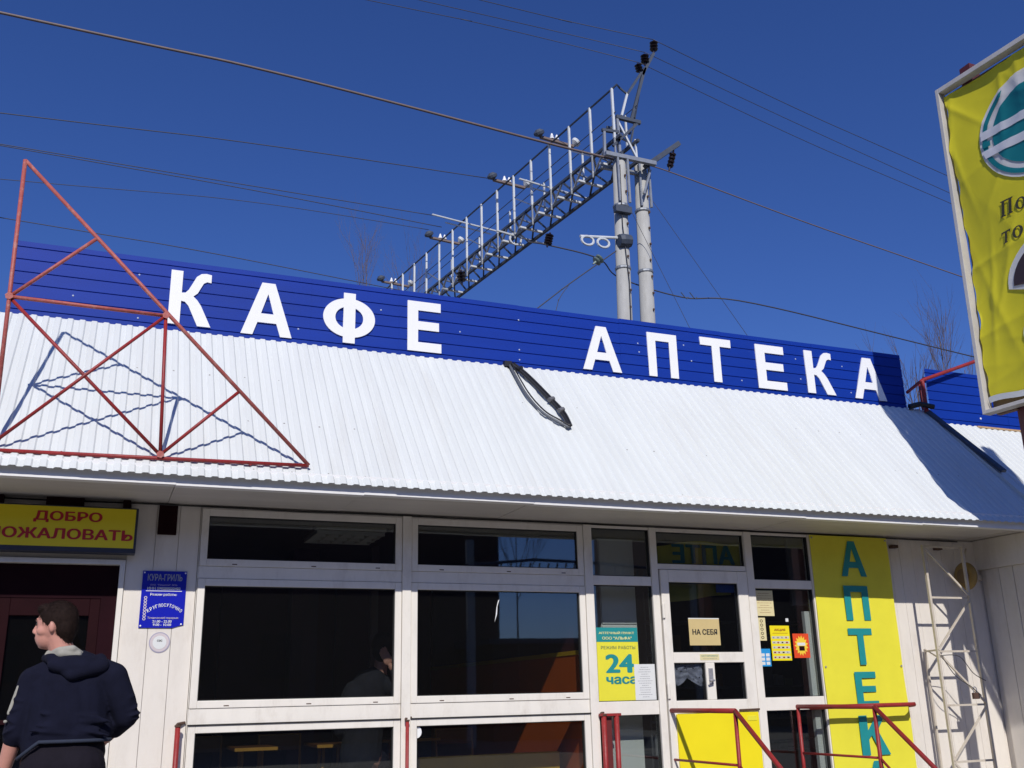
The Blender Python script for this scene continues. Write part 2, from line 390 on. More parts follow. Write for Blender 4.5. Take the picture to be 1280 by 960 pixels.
MB().box(5.27, 5.365, -.066, -.0625, 1.365, 1.405).build('panel_label', BAN, door)
mb = MB(); mb.box(4.925, 4.965, -.056, -.0465, 1.67, 1.80); mb.tube([(4.945, -.056, 1.70), (4.945, -.095, 1.70), (4.90, -.098, 1.695)], .009, 8)
mb.build('handle', SILV, door)
for z in (2.28, 1.62, .8):
    MB().tube([(4.520, -.052, z-.06), (4.520, -.052, z+.06)], .013, 10).build('hinge', PVC, door)
MB().tube([(5.20, -.06, 1.452), (5.40, -.065, 1.455)], .009, 6).build('door_bolt', SLOT, door)
# crumpled film stuck inside the small left door pane
mb = MB(); nx, nz = 22, 18
for j in range(nz+1):
    for i in range(nx+1):
        u, w = i/nx, j/nz
        mb.v.append((4.60+.29*u, .004+.010*math.sin(13*u+4*w+3*math.sin(5*w))*math.cos(11*w+2*u), 1.845-.12*w*(1+.6*abs(math.cos(3.1*u)))))
for j in range(nz):
    for i in range(nx):
        if random.random() < .97: a = j*(nx+1)+i; mb.f.append((a, a+1, a+nx+2, a+nx+1))
mb.build('crumpled_film', mat('clear film', (.55, .56, .6), .15, .3, 30, .6), door, smooth=True)

# cafe entrance: white frame, dark maroon door set back
mb = MB(); mb.box(.132, .168, -.008, .12, .5, 2.598); mb.box(-1.05, .132, -.008, .12, 2.562, 2.598); mb.box(-1.05, -1.01, -.008, .12, .5, 2.5615)
mb.build('entrance_frame', PVC, B, bevel=.003)
MB().box(-1.009, .131, .055, .11, 2.33, 2.561).build('door_head_panel', MAROON, B)
MB().box(.028, .131, .055, .11, .5, 2.33).build('door_jamb', MAROON, B)
MB().box(.13, .16, -.012, -.009, 2.560, 2.5985).build('frame_crack', SLOT, B) if False else None
mb = MB(); mb.box(-.62, -.545, .06, .13, .5, 2.3295); mb.box(-.04, .0275, .06, .13, .5, 2.3295); mb.box(-.545, -.04, .06, .13, 2.21, 2.3295); mb.box(-.545, -.04, .06, .13, .5, .8); mb.box(-.545, -.04, .06, .13, 1.50, 1.53)
cd = mb.build('cafe_door', BROWN, B, bevel=.004); MB().box(-.545, -.04, .09, .096, .8, 1.5).build('pane', GLD, cd); MB().box(-.545, -.04, .09, .096, 1.53, 2.21).build('pane', GLD, cd)
mb = MB(); mb.box(-1.0, -.92, .06, .13, .5, 2.3295); mb.box(-.70, -.625, .06, .13, .5, 2.3295); mb.box(-.92, -.70, .06, .13, 2.21, 2.3295); mb.box(-.92, -.70, .06, .13, .5, .8)
cd2 = mb.build('cafe_door', BROWN, B, bevel=.004); MB().box(-.92, -.70, .09, .096, .8, 2.21).build('pane', GLD, cd2)
MB().tube([(-.635, .035, 1.2), (-.635, .035, 2.3)], .018, 10).build('door_edge_tube', mat('dull plum metal', (.035, .016, .026), .7), B)
MB().tube([(-.60, .03, 1.50), (-.60, .03, 1.40)], .011, 8).build('handle', SLOT, cd)
# brown blocks over the lightbox
for a, b in ((-.78, -.66), (-.39, -.145), (.115, .165)):
    MB().box(a, b, -.06, .028, 2.955, 3.016).build('brown_block', BROWN, B)
# interior shell
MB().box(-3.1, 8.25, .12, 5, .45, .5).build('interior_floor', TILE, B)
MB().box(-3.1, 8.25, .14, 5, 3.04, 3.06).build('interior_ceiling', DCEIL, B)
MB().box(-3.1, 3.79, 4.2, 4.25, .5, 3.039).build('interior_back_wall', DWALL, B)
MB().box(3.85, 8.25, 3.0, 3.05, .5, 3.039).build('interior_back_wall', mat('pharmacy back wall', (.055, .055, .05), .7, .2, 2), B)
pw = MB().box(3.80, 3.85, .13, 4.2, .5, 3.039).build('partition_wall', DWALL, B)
MB().box(3.785, 3.7995, .13, 4.19, .5, 1.93).build('orange_panel', WOODO, pw)
MB().box(3.78, 3.7993, .13, 4.19, 1.9305, 1.965).build('yellow_strip', YSTR, pw)
MB().box(2.5, 3.72, .45, .49, .5, 1.16).build('low_counter_front', YSTR, B)
for i, xx in enumerate((.55, 1.3, 2.6)):
    MB().box(xx, xx+.10, 4.1, 4.199, .5, 3.03).build('wall_pilaster', mat('red plaster strip %d' % i, (.05, .008, .014), .6), B)
MB().box(1.75, 2.0, 2.2, 2.45, .5, 3.039).build('interior_column', mat('dark plum column', (.045, .014, .03), .6), B)
MB().box(2.45, 2.52, 1.9, 1.97, .5, 3.039).build('interior_post', mat('grey post', (.11, .08, .09), .6), B)

# wing at the right end with boxed beam
Wg = thing('side_kiosk', 'cream side wing at the far right standing forward, under its own white roof', 'building', (8.25, 0, 0))
for i in range(7):
    MB().box(8.268-.002*(i % 2), 8.29, -.05-.17*(i+1)+.003, -.05-.17*i-.003, 0, 2.72).build('siding_board', SID, Wg, bevel=.003)
MB().box(8.29, 8.38, -1.3, .02, 0, 2.72).build('wall', SID, Wg)
MB().box(8.225, 8.38, -1.3, .02, 2.722, 3.013).build('beam', SID, Wg, bevel=.004)
MB().box(8.38, 14, -1.3, -1.2, 0, 2.9).build('wall', SID, Wg)
x = 8.46; i = 0
q0 = Vector((0, -.86, 2.93)); q1 = Vector((0, .475, 4.41))
while x < 13.5:
    o = corrugated(x, x+P*12+.02, P, .010, q0, q1, .0015*(i % 2)).build('roofing_sheet', AWN, Wg); sd = o.modifiers.new('s', 'SOLIDIFY'); sd.thickness = .0018; sd.offset = -1
    x += P*12; i += 1
MB().box(9.05, 14, .44, .468, 4.392, 4.412).build('timber_batten', mat('raw timber', (.50, .33, .17), .7, .15, 9), Wg)

# ------------------------------------------------------------------ blue roof signs
def ribbed(x0, x1, z0, z1, y, period=.106, off=0.):
    mb = MB(); prof = []; z = z1
    prof.append((z1, y))
    z = z1-.05
    while z > z0+.02:
        prof += [(z+.008, y), (z+.004, y+.008), (z-.003, y+.008), (z-.006, y)]; z -= period
    prof.append((z0, y))
    n = len(prof)
    for xx in (x0, x1):
        for (zz, yy) in prof: mb.v.append((xx, yy+off, zz))
    for i in range(n-1): mb.f.append((i, i+1, n+i+1, n+i))
    return mb
S1 = thing('blue_roof_sign', 'long blue ribbed metal roof sign board carrying the big white letters', 'sign', (-.86, .5, 4.53))
x = -.86; i = 0; ends = [-.86, .32, 1.49, 2.30, 3.46, 4.55, 5.72, 6.88, 8.10]
for a, b in zip(ends[:-1], ends[1:]):
    o = ribbed(a, b+(.012 if b < 8 else 0), 4.528, 5.168+random.uniform(-.003, .003), .5, off=-.0025*(i % 2)).build('sign_sheet', BLUE, S1)
    sd = o.modifiers.new('s', 'SOLIDIFY'); sd.thickness = .002; sd.offset = 1; i += 1
MB().box(-.85, 8.09, .53, .56, 4.56, 4.62).build('back_rail', STEELD, S1); MB().box(-.85, 8.09, .53, .56, 5.02, 5.08).build('back_rail', STEELD, S1)
for xx in (-.7, 1.2, 3.2, 5.2, 7.8):
    MB().bar((xx, .58, 3.2), (xx, .58, 5.1), .05).build('back_post', STEELD, S1)
RIV = mat('rivet head', (.40, .46, .60), .5)
for (xx, zz) in ((2.13, 4.95), (2.88, 4.83), (3.47, 5.02), (3.47, 4.72), (3.47, 4.62), (3.48, 4.55), (4.75, 4.93), (4.76, 4.84), (5.36, 4.81), (5.28, 4.97), (6.66, 4.97), (6.70, 4.75), (7.27, 4.95), (0.1, 4.62), (0.08, 5.0), (1.4, 4.68), (5.95, 4.66), (7.35, 4.66), (-.4, 4.75)):
    MB().lathe((xx, .4985, zz), [(.008, 0), (.008, .003), (.004, .005)], 8, (0, -1, 0)).build('rivet', RIV, S1)
def arc(cx, cy, rx, ry, a0, a1, n=18): return [(cx+rx*math.cos(R(a0+(a1-a0)*i/n)), cy+ry*math.sin(R(a0+(a1-a0)*i/n))) for i in range(n+1)]
GA = [[(0, 0), (.23, 0), (.315, .24), (.685, .24), (.77, 0), (1, 0), (.63, 1), (.37, 1)], [(.375, .41), (.5, .79), (.625, .41)]]
GP = [[(0, 0), (.27, 0), (.27, .82), (.73, .82), (.73, 0), (1, 0), (1, 1), (0, 1)]]
GT = [[(.37, 0), (.63, 0), (.63, .82), (1, .82), (1, 1), (0, 1), (0, .82), (.37, .82)]]
GE = [[(0, 0), (1, 0), (1, .18), (.31, .18), (.31, .43), (.93, .43), (.93, .60), (.31, .60), (.31, .82), (.98, .82), (.98, 1), (0, 1)]]
GK = [[(0, 0), (.28, 0), (.28, .44), (.37, .43), (.46, .36), (.70, 0), (1.02, 0), (.76, .38), (.66, .48), (.56, .545), (.66, .61), (.73, .72), (.79, .81), (.87, .845), (.97, .835), (.97, .985), (.84, 1.0), (.72, .985), (.61, .92), (.52, .78), (.44, .66), (.37, .60), (.28, .59), (.28, 1), (0, 1)]]
def phi():
    w = .115
    tl = math.degrees(math.acos(.14/.5))
    outer = arc(.5, .5, .5, .39, tl, -tl, 24)
    o = [(.5-w, 1), (.5+w, 1)] + [(.5+w, .5+.39*math.sin(math.acos(w/.5)))] + arc(.5, .5, .5, .39, math.degrees(math.acos(w/.5)), -math.degrees(math.acos(w/.5)), 26)[1:-1] + [(.5+w, .5-.39*math.sin(math.acos(w/.5))), (.5+w, 0), (.5-w, 0), (.5-w, .5-.39*math.sin(math.acos(w/.5)))]
    a = 180-math.degrees(math.acos(w/.5))
    o += arc(.5, .5, .5, .39, 360-a, a, 26)[1:-1] + [(.5-w, .5+.39*math.sin(math.acos(w/.5)))]
    b = math.degrees(math.acos(w/.27))
    h1 = arc(.5, .5, .27, .225, b, -b, 14); h2 = [(1-u, v) for u, v in h1]
    return [o, h1, h2]
GF = phi()
LET = [('K', GK, .328, .663, 4.601, 5.078), ('A', GA, .915, 1.344, 4.584, 5.065), ('F', GF, 1.609, 2.073, 4.598, 5.068), ('E', GE, 2.375, 2.695, 4.594, 5.074),
       ('A', GA, 4.127, 4.548, 4.597, 5.053), ('P', GP, 4.853, 5.190, 4.600, 5.060), ('T', GT, 5.470, 5.838, 4.612, 5.082), ('E', GE, 6.145, 6.505, 4.598, 5.080),
       ('K', GK, 6.770, 7.130, 4.605, 5.080), ('A', GA, 7.390, 7.825, 4.602, 5.077)]
for _, g, a, b, c, d in LET:
    poly_shape(g, a, b, c, d, Fy(.4955), .012, WHITE, S1, 'letter')
S2 = thing('blue_roof_sign', 'short plain blue ribbed roof sign board behind the yellow billboard, without letters', 'sign', (8.44, .5, 4.4))
for i, (a, b) in enumerate(((8.44, 9.6), (9.6, 10.8), (10.8, 12.0), (12.0, 13.2))):
    o = ribbed(a, b+.012, 4.40, 5.048, .5, off=-.0025*(i % 2)).build('sign_sheet', BLUE, S2); sd = o.modifiers.new('s', 'SOLIDIFY'); sd.thickness = .002; sd.offset = 1
MB().box(8.45, 13.2, .53, .56, 4.9, 4.96).build('back_rail', STEELD, S2)
MB().lathe((9.17, .498, 4.52), [(.012, 0), (.012, .006)], 8, (0, -1, 0)).build('rivet', WHITE, S2)

# red pipe frame between the two roof signs
rp = thing('red_pipe_bracket', 'dark red pipe bracket on the roof between the two blue sign boards', 'bracket', (8.31, .42, 4.53))
MB().tube([(8.30, .42, 4.50), (8.30, .42, 4.87)], .024, 8).build('post', RED, rp); MB().tube([(8.36, .52, 4.50), (8.36, .52, 4.88)], .018, 8).build('post', RED, rp)
MB().tube([(8.07, .43, 4.71), (8.30, .42, 4.87)], .018, 8).build('pipe', RED, rp); MB().tube([(8.30, .42, 4.87), (9.25, .42, 5.22), (9.9, .42, 5.45)], .020, 8).build('pipe', RED, rp)
MB().tube([(8.08, .44, 4.55), (8.2, .40, 4.58), (8.35, .36, 4.55)], .03, 8).build('base_roll', BLKC, rp)

# red truss standing on the awning edge
tr = thing('red_truss_frame', 'faded red welded triangular pipe frame standing on the left end of the white awning edge', 'frame', (-.71, -.72, 3.17))
N = dict(a=(-.739, 5.228), b=(-.723, 4.211), c=(-.226, 4.717), d=(.266, 4.198), e=(.788, 3.689), f=(1.303, 3.196), g=(.305, 3.205), h=(-.705, 3.17), k=(-.69, 3.225))
def q(k, dy=0): return (N[k][0], -.755+dy, N[k][1])
for j, (u, v, r_) in enumerate((('a', 'h', .014), ('a', 'f', .014), ('h', 'f', .013), ('b', 'd', .014), ('b', 'c', .013), ('b', 'g', .012), ('d', 'k', .012), ('d', 'g', .012), ('g', 'e', .012))):
    MB().tube([q(u, .004*(j % 3)), q(v, .004*(j % 3))], r_, 8).build('pipe', REDP if j in (0, 1, 3, 4) else RED, tr, smooth=True)
for k in 'bdg':
    MB().lathe((N[k][0], -.773, N[k][1]), [(.026, 0), (.026, .008)], 6, (0, 1, 0)).build('gusset', REDP, tr)
for xx in (-.3, .9): MB().tube([(xx, -.755, 3.18), (xx, -.70, 3.19)], .01, 6).build('foot', RED, tr)

# black cable loop hanging on the awning
cl = thing('cable_loop', 'black bundled cable looping down the white awning from the sign between the two words', 'cable', (3.37, .4, 4.53))
nA = Vector((0, -(AW1-AW0).z, (AW1-AW0).y)).normalized()
def onawn(pts, h=.034):
    out = []
    for (xx, yy, zz) in pts:
        t = (yy-AW0.y)/(AW1.y-AW0.y); p = AW0.lerp(AW1, t); p.x = xx; out.append(p+nA*h)
    return out
def smooth_path(p, n=6):
    out = []
    for i in range(len(p)-1):
        a = p[max(i-1, 0)]; b = p[i]; c = p[i+1]; d = p[min(i+2, len(p)-1)]
        for k in range(n):
            t = k/n; out.append(.5*((2*b)+(-a+c)*t+(2*a-5*b+4*c-d)*t*t+(-a+3*b-3*c+d)*t**3))
    out.append(p[-1]); return out
MB().tube(smooth_path(onawn([(3.36, .46, 0), (3.44, .342, 0), (3.55, .098, 0), (3.606, -.06, 0), (3.611, -.198, 0)], .040)), .017, 8).build('cable', BLKC, cl, smooth=True)
MB().tube(smooth_path(onawn([(3.38, .46, 0), (3.47, .33, 0), (3.575, .09, 0), (3.63, -.06, 0), (3.625, -.198, 0)], .052)), .010, 8).build('cable', BLKC, cl, smooth=True)
MB().tube(smooth_path(onawn([(3.34, .45, 0), (3.354, .14, 0), (3.418, -.053, 0), (3.53, -.15, 0), (3.611, -.20, 0)], .032)), .012, 8).build('cable', mat('grey cable', (.10, .11, .13), .5), cl, smooth=True)
MB().tube(smooth_path(onawn([(3.36, .45, 0), (3.375, .14, 0), (3.44, -.053, 0), (3.54, -.14, 0), (3.615, -.195, 0)], .046)), .007, 6).build('cable', BLKC, cl, smooth=True)
for t in ((3.40, .40), (3.56, .07), (3.60, -.04)): MB().tube(onawn([(t[0]-.02, t[1]-.012, 0), (t[0]+.035, t[1]+.012, 0)], .052), .021, 8).build('tape_wrap', mat('silver tape', (.14, .14, .15), .5) if t[0] > 3.5 else BLKC, cl)
MB().box(3.29, 3.36, .42, .475, 4.52, 4.57).build('cable_entry', BLKC, cl)

# ------------------------------------------------------------------ signs and notices on the front
def panel_sign(name, label, cat, x0, x1, z0, z1, y, d, m, bevel=0, group=None):
    t = thing(name, label, cat, ((x0+x1)/2, y, z0), group)
    slab(x0, x1, z0, z1, y, d, m, t, 'panel' if name != 'yellow_lightbox' else 'face', bevel); return t
REDW = mat('crimson letter', (.50, .010, .025), .5)
lb = thing('yellow_lightbox', 'yellow welcome lightbox with red lettering over the cafe door', 'sign', (-.3, -.02, 2.63))
MB().box(-1.02, .222, -.125, -.009, 2.628, 2.948).build('case', mat('dark blue grey case', (.03, .035, .06), .5), lb, bevel=.004)
slab(-1.008, .205, 2.662, 2.938, -.1255, .004, YEL, lb, 'face')
text('ДОБРО', -.455, -.015, 2.825, 2.905, -.130, REDW, lb, bold=.028); text('ПОЖАЛОВАТЬ', -.73, .196, 2.712, 2.787, -.130, REDW, lb, bold=.028)
v = thing('brown_vent_cover', 'small dark brown square cover high on the siding right of the cafe lightbox', 'vent cover', (.43, .0, 2.787))
slab(.364, .495, 2.787, 3.002, .006, .018, BROWN, v, 'cover', .003)
for i in range(4): slab(.372, .487, 2.81+.045*i, 2.818+.045*i, -.012, .003, MAROON, v, 'ridge')

pl = thing('blue_hours_plaque', 'blue opening hours plaque with white lettering on the siding beside the cafe door', 'sign', (.44, .0, 2.12))
poly_shape([[(0, 0), (.76, 0), (.80, .012), (.88, .03), (.96, .045), (1, .05), (1, 1), (0, 1)]], .290, .592, 2.126, 2.525, Fy(.004), .006, BLUEP, pl, 'plate')
yy = -.003
text('КУРА-ГРИЛЬ', .325, .562, 2.455, 2.503, yy, SILV, pl, bold=.02); text('ООО  "Пищевой", №56', .345, .53, 2.418, 2.432, yy, PINKP, pl)
text('ИНН 590200030403', .328, .553, 2.393, 2.411, yy, WHITE, pl, bold=.012); slab(.32, .565, 2.381, 2.385, yy, .0015, WHITE, pl, 'line')
text('Режим работы:', .352, .532, 2.345, 2.368, yy, WHITE, pl, bold=.012)
w = 'КРУГЛОСУТОЧНО'
for i, ch in enumerate(w):
    t = (i-(len(w)-1)/2); a = -t*R(5.2); cx = .456+.0185*t; cz = 2.285-.0011*t*t
    F = frame_mx(Vector((cx, yy, cz)), Vector((math.cos(a), 0, math.sin(a))), Vector((-math.sin(a), 0, math.cos(a))), Vector((0, -1, 0)))
    text(ch, -.0075, .0075, -.012, .012, 0, WHITE, pl, bold=.02, F=F)
text('Технический перерыв:', .345, .555, 2.185, 2.203, yy, PINKP, pl, bold=.01); text('21.00 - 22.00', .38, .51, 2.162, 2.179, yy, WHITE, pl, bold=.012); text('9.00 - 10.00', .385, .508, 2.139, 2.156, yy, WHITE, pl, bold=.012)
for i in range(8):
    poly_shape([arc(0, 0, .011, .011, 0, 340, 12), arc(0, 0, .006, .006, 0, 340, 12)], .322-.002*i*0, .322+1, 2.335-.021*i, 3.335-.021*i, Fy(yy), .001, PINKP, pl, 'ornament')
for (a, b) in ((.302, 2.512), (.582, 2.512), (.302, 2.140), (.575, 2.152)): MB().lathe((a, yy, b), [(.006, 0), (.006, .004)], 8, (0, -1, 0)).build('screw', WHITE, pl)
rs = thing('round_sticker', 'round pale grey and pink sticker under the blue plaque', 'sticker', (.44, .005, 1.955))
MB().lathe((.440, .006, 2.026), [(.071, 0), (.071, .002)], 32, (0, -1, 0)).build('ring', mat('lilac print', (.38, .36, .48), .5), rs)
MB().lathe((.440, .004, 2.026), [(.064, 0), (.064, .001)], 32, (0, -1, 0)).build('ring', mat('pinkish print', (.62, .55, .57), .5), rs)
MB().lathe((.440, .003, 2.026), [(.046, 0), (.046, .0012)], 32, (0, -1, 0)).build('centre', PAPER, rs)
text('СЭС', .422, .458, 2.032, 2.045, .0015, BLK, rs, bold=.02)

n24 = panel_sign('opening_hours_poster', 'yellow and teal 24 hours poster inside the narrow window left of the pharmacy door', 'poster', 3.892, 4.282, 1.552, 2.142, .0085, .0012, BAN)
slab(3.892, 4.282, 2.025, 2.142, .0070, .0010, TEAL, n24, 'header')
yy = .0058
text('АПТЕЧНЫЙ ПУНКТ', 3.915, 4.25, 2.088, 2.112, yy, mat('pale yellow print', (.8, .78, .35), .5), n24, bold=.02); text('ООО "АЛЬФА"', 3.945, 4.225, 2.042, 2.068, yy, bpy.data.materials['pale yellow print'], n24, bold=.02)
text('РЕЖИМ РАБОТЫ', 3.93, 4.255, 1.966, 1.992, .0068, mat('olive print', (.20, .26, .10), .5), n24, bold=.008)
text('24', 3.965, 4.235, 1.775, 1.925, .0068, TEAL, n24, bold=.035); text('часа', 3.965, 4.255, 1.685, 1.745, .0068, TEAL, n24, bold=.035)
def lines(t, x0, x1, z0, z1, n, y, m=GRYP, seed=1, h=.0035):
    rr = random.Random(seed); mb = MB()
    for i in range(n):
        z = z1-(i+.5)*(z1-z0)/n; c = (x0+x1)/2; wd = (x1-x0)/2*rr.uniform(.45, 1); xx = c-wd
        while xx < c+wd:
            l = rr.uniform(.006, .022); mb.box(xx, min(xx+l, c+wd), y-.0006, y, z-h/2, z+h/2); xx += l+.004
    mb.build('printed_lines', m, t, kind='stuff')
pp = panel_sign('paper_notice', 'white typed paper sheet overlapping the right side of the 24 hours poster', 'notice', 4.232, 4.43, 1.548, 1.842, .0050, .0008, PAPER)
lines(pp, 4.26, 4.40, 1.57, 1.825, 14, .0040)
ns = panel_sign('tan_card_sign', 'tan card sign with bold black words on the upper glass of the pharmacy door', 'sign', 4.776, 5.088, 1.993, 2.222, -.0215, .0015, CARD)
text('НА СЕБЯ', 4.808, 5.060, 2.082, 2.130, -.0232, BLK, ns, bold=.03); slab(4.776, 5.088, 2.216, 2.224, -.0225, .001, PAPER, ns, 'tape')
dn = panel_sign('door_rail_note', 'small cream strip note stuck on the middle rail of the pharmacy door', 'notice', 4.852, 5.045, 1.868, 1.918, -.0466, .001, CREAMP)
text('ОСТОРОЖНО', 4.865, 5.03, 1.897, 1.910, -.0477, TEAL, dn); text('закрывайте', 4.875, 5.02, 1.876, 1.886, -.0477, GRYP, dn)
a1 = panel_sign('cream_notice', 'cream typed notice at the top left corner of the window right of the pharmacy door', 'notice', 5.508, 5.706, 2.25, 2.476, .0085, .0008, CREAMP)
lines(a1, 5.53, 5.69, 2.27, 2.46, 9, .0074, mat('rust print', (.35, .15, .08), .6), 5)
a2 = panel_sign('cream_strip_notice', 'narrow cream strip with ring marks hanging below the cream typed notice', 'notice', 5.508, 5.598, 2.034, 2.234, .0085, .0008, CREAMP)
for i in range(5):
    poly_shape([arc(0, 0, .016, .013, 0, 340, 12), arc(0, 0, .011, .008, 0, 340, 12)], 5.556, 6.556, 2.205-.036*i, 3.205-.036*i, Fy(.0076), .0008, BROWN, a2, 'ring_mark')
a3 = panel_sign('promotion_poster', 'yellow price promotion poster with rows of small goods in the right pharmacy window', 'poster', 5.640, 5.850, 1.860, 2.165, .0085, .0008, YELD)
text('АКЦИЯ', 5.685, 5.805, 2.115, 2.138, .0074, REDL, a3, bold=.015); slab(5.665, 5.83, 2.097, 2.100, .0076, .0006, REDL, a3, 'line')
rr = random.Random(4)
for r_ in range(5):
    z = 2.072-.043*r_; slab(5.652, 5.840, z-.022, z, .0076, .0006, mat('pale row %d' % r_, (.62, .60, .45), .6), a3, 'row')
    for k in range(4):
        slab(5.662+.046*k, 5.676+.046*k+rr.uniform(0, .01), z-.018, z-.006, .0068, .0005, rr.choice([GRYP, BLK, REDL, GRYP]), a3, 'item_picture')
a4 = panel_sign('red_burst_poster', 'small red poster with a yellow starburst right of the promotion poster', 'poster', 5.880, 6.055, 1.882, 2.095, .0085, .0008, mat('orange red print', (.75, .07, .015), .5))
st = [((.5+(.46 if k % 2 else .33)*math.cos(R(k*12))), (.5+(.46 if k % 2 else .33)*math.sin(R(k*12)))) for k in range(30)]
poly_shape([st], 5.885, 6.05, 1.89, 2.088, Fy(.0076), .0006, mat('burst yellow', (.9, .62, .05), .5), a4, 'starburst')
slab(5.925, 6.01, 1.99, 2.015, .0069, .0005, PAPER, a4, 'band'); slab(5.94, 6.0, 1.945, 1.985, .0069, .0005, BROWN, a4, 'cup_picture')
a5 = panel_sign('blue_pictogram_notice', 'small light blue notice with white squares low beside the strip notice', 'notice', 5.508, 5.622, 1.812, 1.963, .0085, .0008, SKYP)
for i in range(3):
    for j in range(2): slab(5.52+.052*j, 5.558+.052*j, 1.825+.036*i, 1.851+.036*i, .0076, .0006, PAPER, a5, 'white_square')
a6 = panel_sign('square_tag', 'tiny white square tag on the glass above the promotion poster', 'tag', 5.822, 5.852, 2.200, 2.230, .0085, .0008, PAPER)
ds = thing('white_disc_sticker', 'half hidden white disc sticker in the corner of the lower cafe window', 'sticker', (2.345, -.006, 1.36))
poly_shape([arc(0, 0, .042, .045, -90, 90, 16)], 2.334, 3.334, 1.365, 2.365, Fy(.006), .001, WHITE, ds, 'disc')
poly_shape([[(0, 0), (.5, .35), (.6, .7), (1, 1), (.75, .95), (.42, .65), (.25, .3)]], 2.985, 3.03, 2.18, 2.36, Fy(.0085), .0008, WHITE, thing('paint_scratch', 'thin white curved scratch mark on the middle right cafe window', 'mark', (3.0, .008, 2.18)), 'scratch')
# mirrored pharmacy strip behind the transom glass
ts = thing('transom_banner', 'faded yellow strip with reversed teal letters behind the glass above the pharmacy door', 'banner', (4.96, .06, 2.68))
mb = MB()
for i in range(21):
    u = i/20; xx = 4.56+.86*u; z0 = 2.70; z1 = 2.85+.05*min(1, u*4)-.012*math.sin(u*9); yy = .06+.006*math.sin(u*17); mb.v += [(xx, yy, z0), (xx, yy, z1)]
for i in range(20): mb.f.append((2*i, 2*i+2, 2*i+3, 2*i+1))
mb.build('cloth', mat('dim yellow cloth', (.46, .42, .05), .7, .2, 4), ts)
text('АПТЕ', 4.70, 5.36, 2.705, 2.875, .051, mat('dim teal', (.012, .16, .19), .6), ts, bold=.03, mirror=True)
tb = thing('door_top_valance', 'dull yellow valance with a blue label inside the top of the pharmacy door glass', 'banner', (4.95, .03, 2.42))
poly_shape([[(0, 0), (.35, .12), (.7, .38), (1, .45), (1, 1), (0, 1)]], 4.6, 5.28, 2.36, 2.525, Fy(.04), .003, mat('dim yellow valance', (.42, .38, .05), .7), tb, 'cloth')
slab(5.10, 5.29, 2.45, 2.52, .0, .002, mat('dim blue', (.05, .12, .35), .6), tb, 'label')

# vertical banner
vb = thing('vertical_banner', 'tall yellow vertical banner with teal letters at the right of the pharmacy windows', 'banner', (6.6, -.03, .75))
mb = MB(); nx, nz = 10, 60; bx0, bx1, bz0, bz1 = 6.145, 7.065, .72, 2.995
for j in range(nz+1):
    for i in range(nx+1):
        u, w = i/nx, j/nz
        yv = -.040-.0035*math.sin(u*8+w*3)-.003*math.sin(w*21+u*2)+.002*math.sin(u*31)
        mb.v.append((bx0+(bx1-bx0)*u+.004*math.sin(w*9)*(1 if i in (0, nx) else 0), yv, bz0+(bz1-bz0)*w))
for j in range(nz):
    for i in range(nx): a = j*(nx+1)+i; mb.f.append((a, a+1, a+nx+2, a+nx+1))
mb.build('vinyl', BAN, vb, smooth=True)
for (g, a, b, c, d) in ((GA, 6.470, 6.765, 2.618, 2.950), (GP, 6.468, 6.750, 2.213, 2.530), (GT, 6.462, 6.735, 1.814, 2.140), (GE, 6.478, 6.722, 1.440, 1.752)):
    poly_shape(g, a, b, c, d, Fy(-.050), .0015, TEAL, vb, 'letter')
GKS = [[(0, 0), (.30, 0), (.30, .40), (.42, .50), (.70, 0), (1.05, 0), (.66, .62), (1, 1), (.66, 1), (.30, .62), (.30, 1), (0, 1)]]
poly_shape(GKS, 6.466, 6.770, 1.032, 1.372, Fy(-.050), .0015, TEAL, vb, 'letter'); poly_shape(GA, 6.47, 6.77, .74, .985, Fy(-.050), .0015, TEAL, vb, 'letter')
for (a, b) in ((6.17, 2.97), (7.04, 2.97), (6.17, 1.8), (7.04, 1.8)): MB().lathe((a, -.046, b), [(.009, 0), (.009, .004)], 10, (0, -1, 0)).build('eyelet', SILV, vb)

# ------------------------------------------------------------------ railings
def railing(name, label, x, y1):
    t = thing(name, label, 'railing', (x, 0, .5), 'porch stair railings')
    MB().tube([(x, -.01, 1.465), (x, y1, 1.465)], .019, 10).build('handrail', RED, t, smooth=True)
    MB().tube([(x, y1, 1.465), (x, y1-.50, 1.083), (x, y1-1.1, .62)], .018, 10).build('stair_rail', RED, t, smooth=True)
    MB().tube([(x, -.03, .5), (x, -.03, 1.46)], .016, 8).build('post', RED, t, smooth=True); MB().tube([(x, y1, .5), (x, y1, 1.46)], .016, 8).build('post', RED, t, smooth=True)
    MB().tube([(x, -.03, 1.08), (x, y1, 1.08)], .010, 8).build('lower_bar', RED, t, smooth=True); MB().tube([(x, y1, 1.08), (x, y1-.6, .60)], .010, 8).build('lower_bar', RED, t, smooth=True)
    MB().tube([(x, y1-1.1, .0), (x, y1-1.1, .63)], .016, 8).build('post', RED, t, smooth=True)
    return t
railing('stair_railing', 'red pipe railing on the left of the pharmacy steps, before the yellow door panel', 4.535, -.975)
railing('stair_railing', 'red pipe railing on the right side of the pharmacy steps, crossing the tall banner', 5.83, -1.0)
wr = thing('wall_handrail', 'red horizontal handrail along the wall with a bent end, across the tall banner', 'handrail', (6.4, 0, 1.2))
pts = [Vector((5.83, -.20, 1.458)), Vector((6.9, -.20, 1.458)), Vector((6.98, -.19, 1.458)), Vector((7.04, -.14, 1.455)), Vector((7.07, -.07, 1.45)), Vector((7.075, .02, 1.445))]
MB().tube(smooth_path(pts, 4), .019, 10).build('rail', RED, wr, smooth=True)
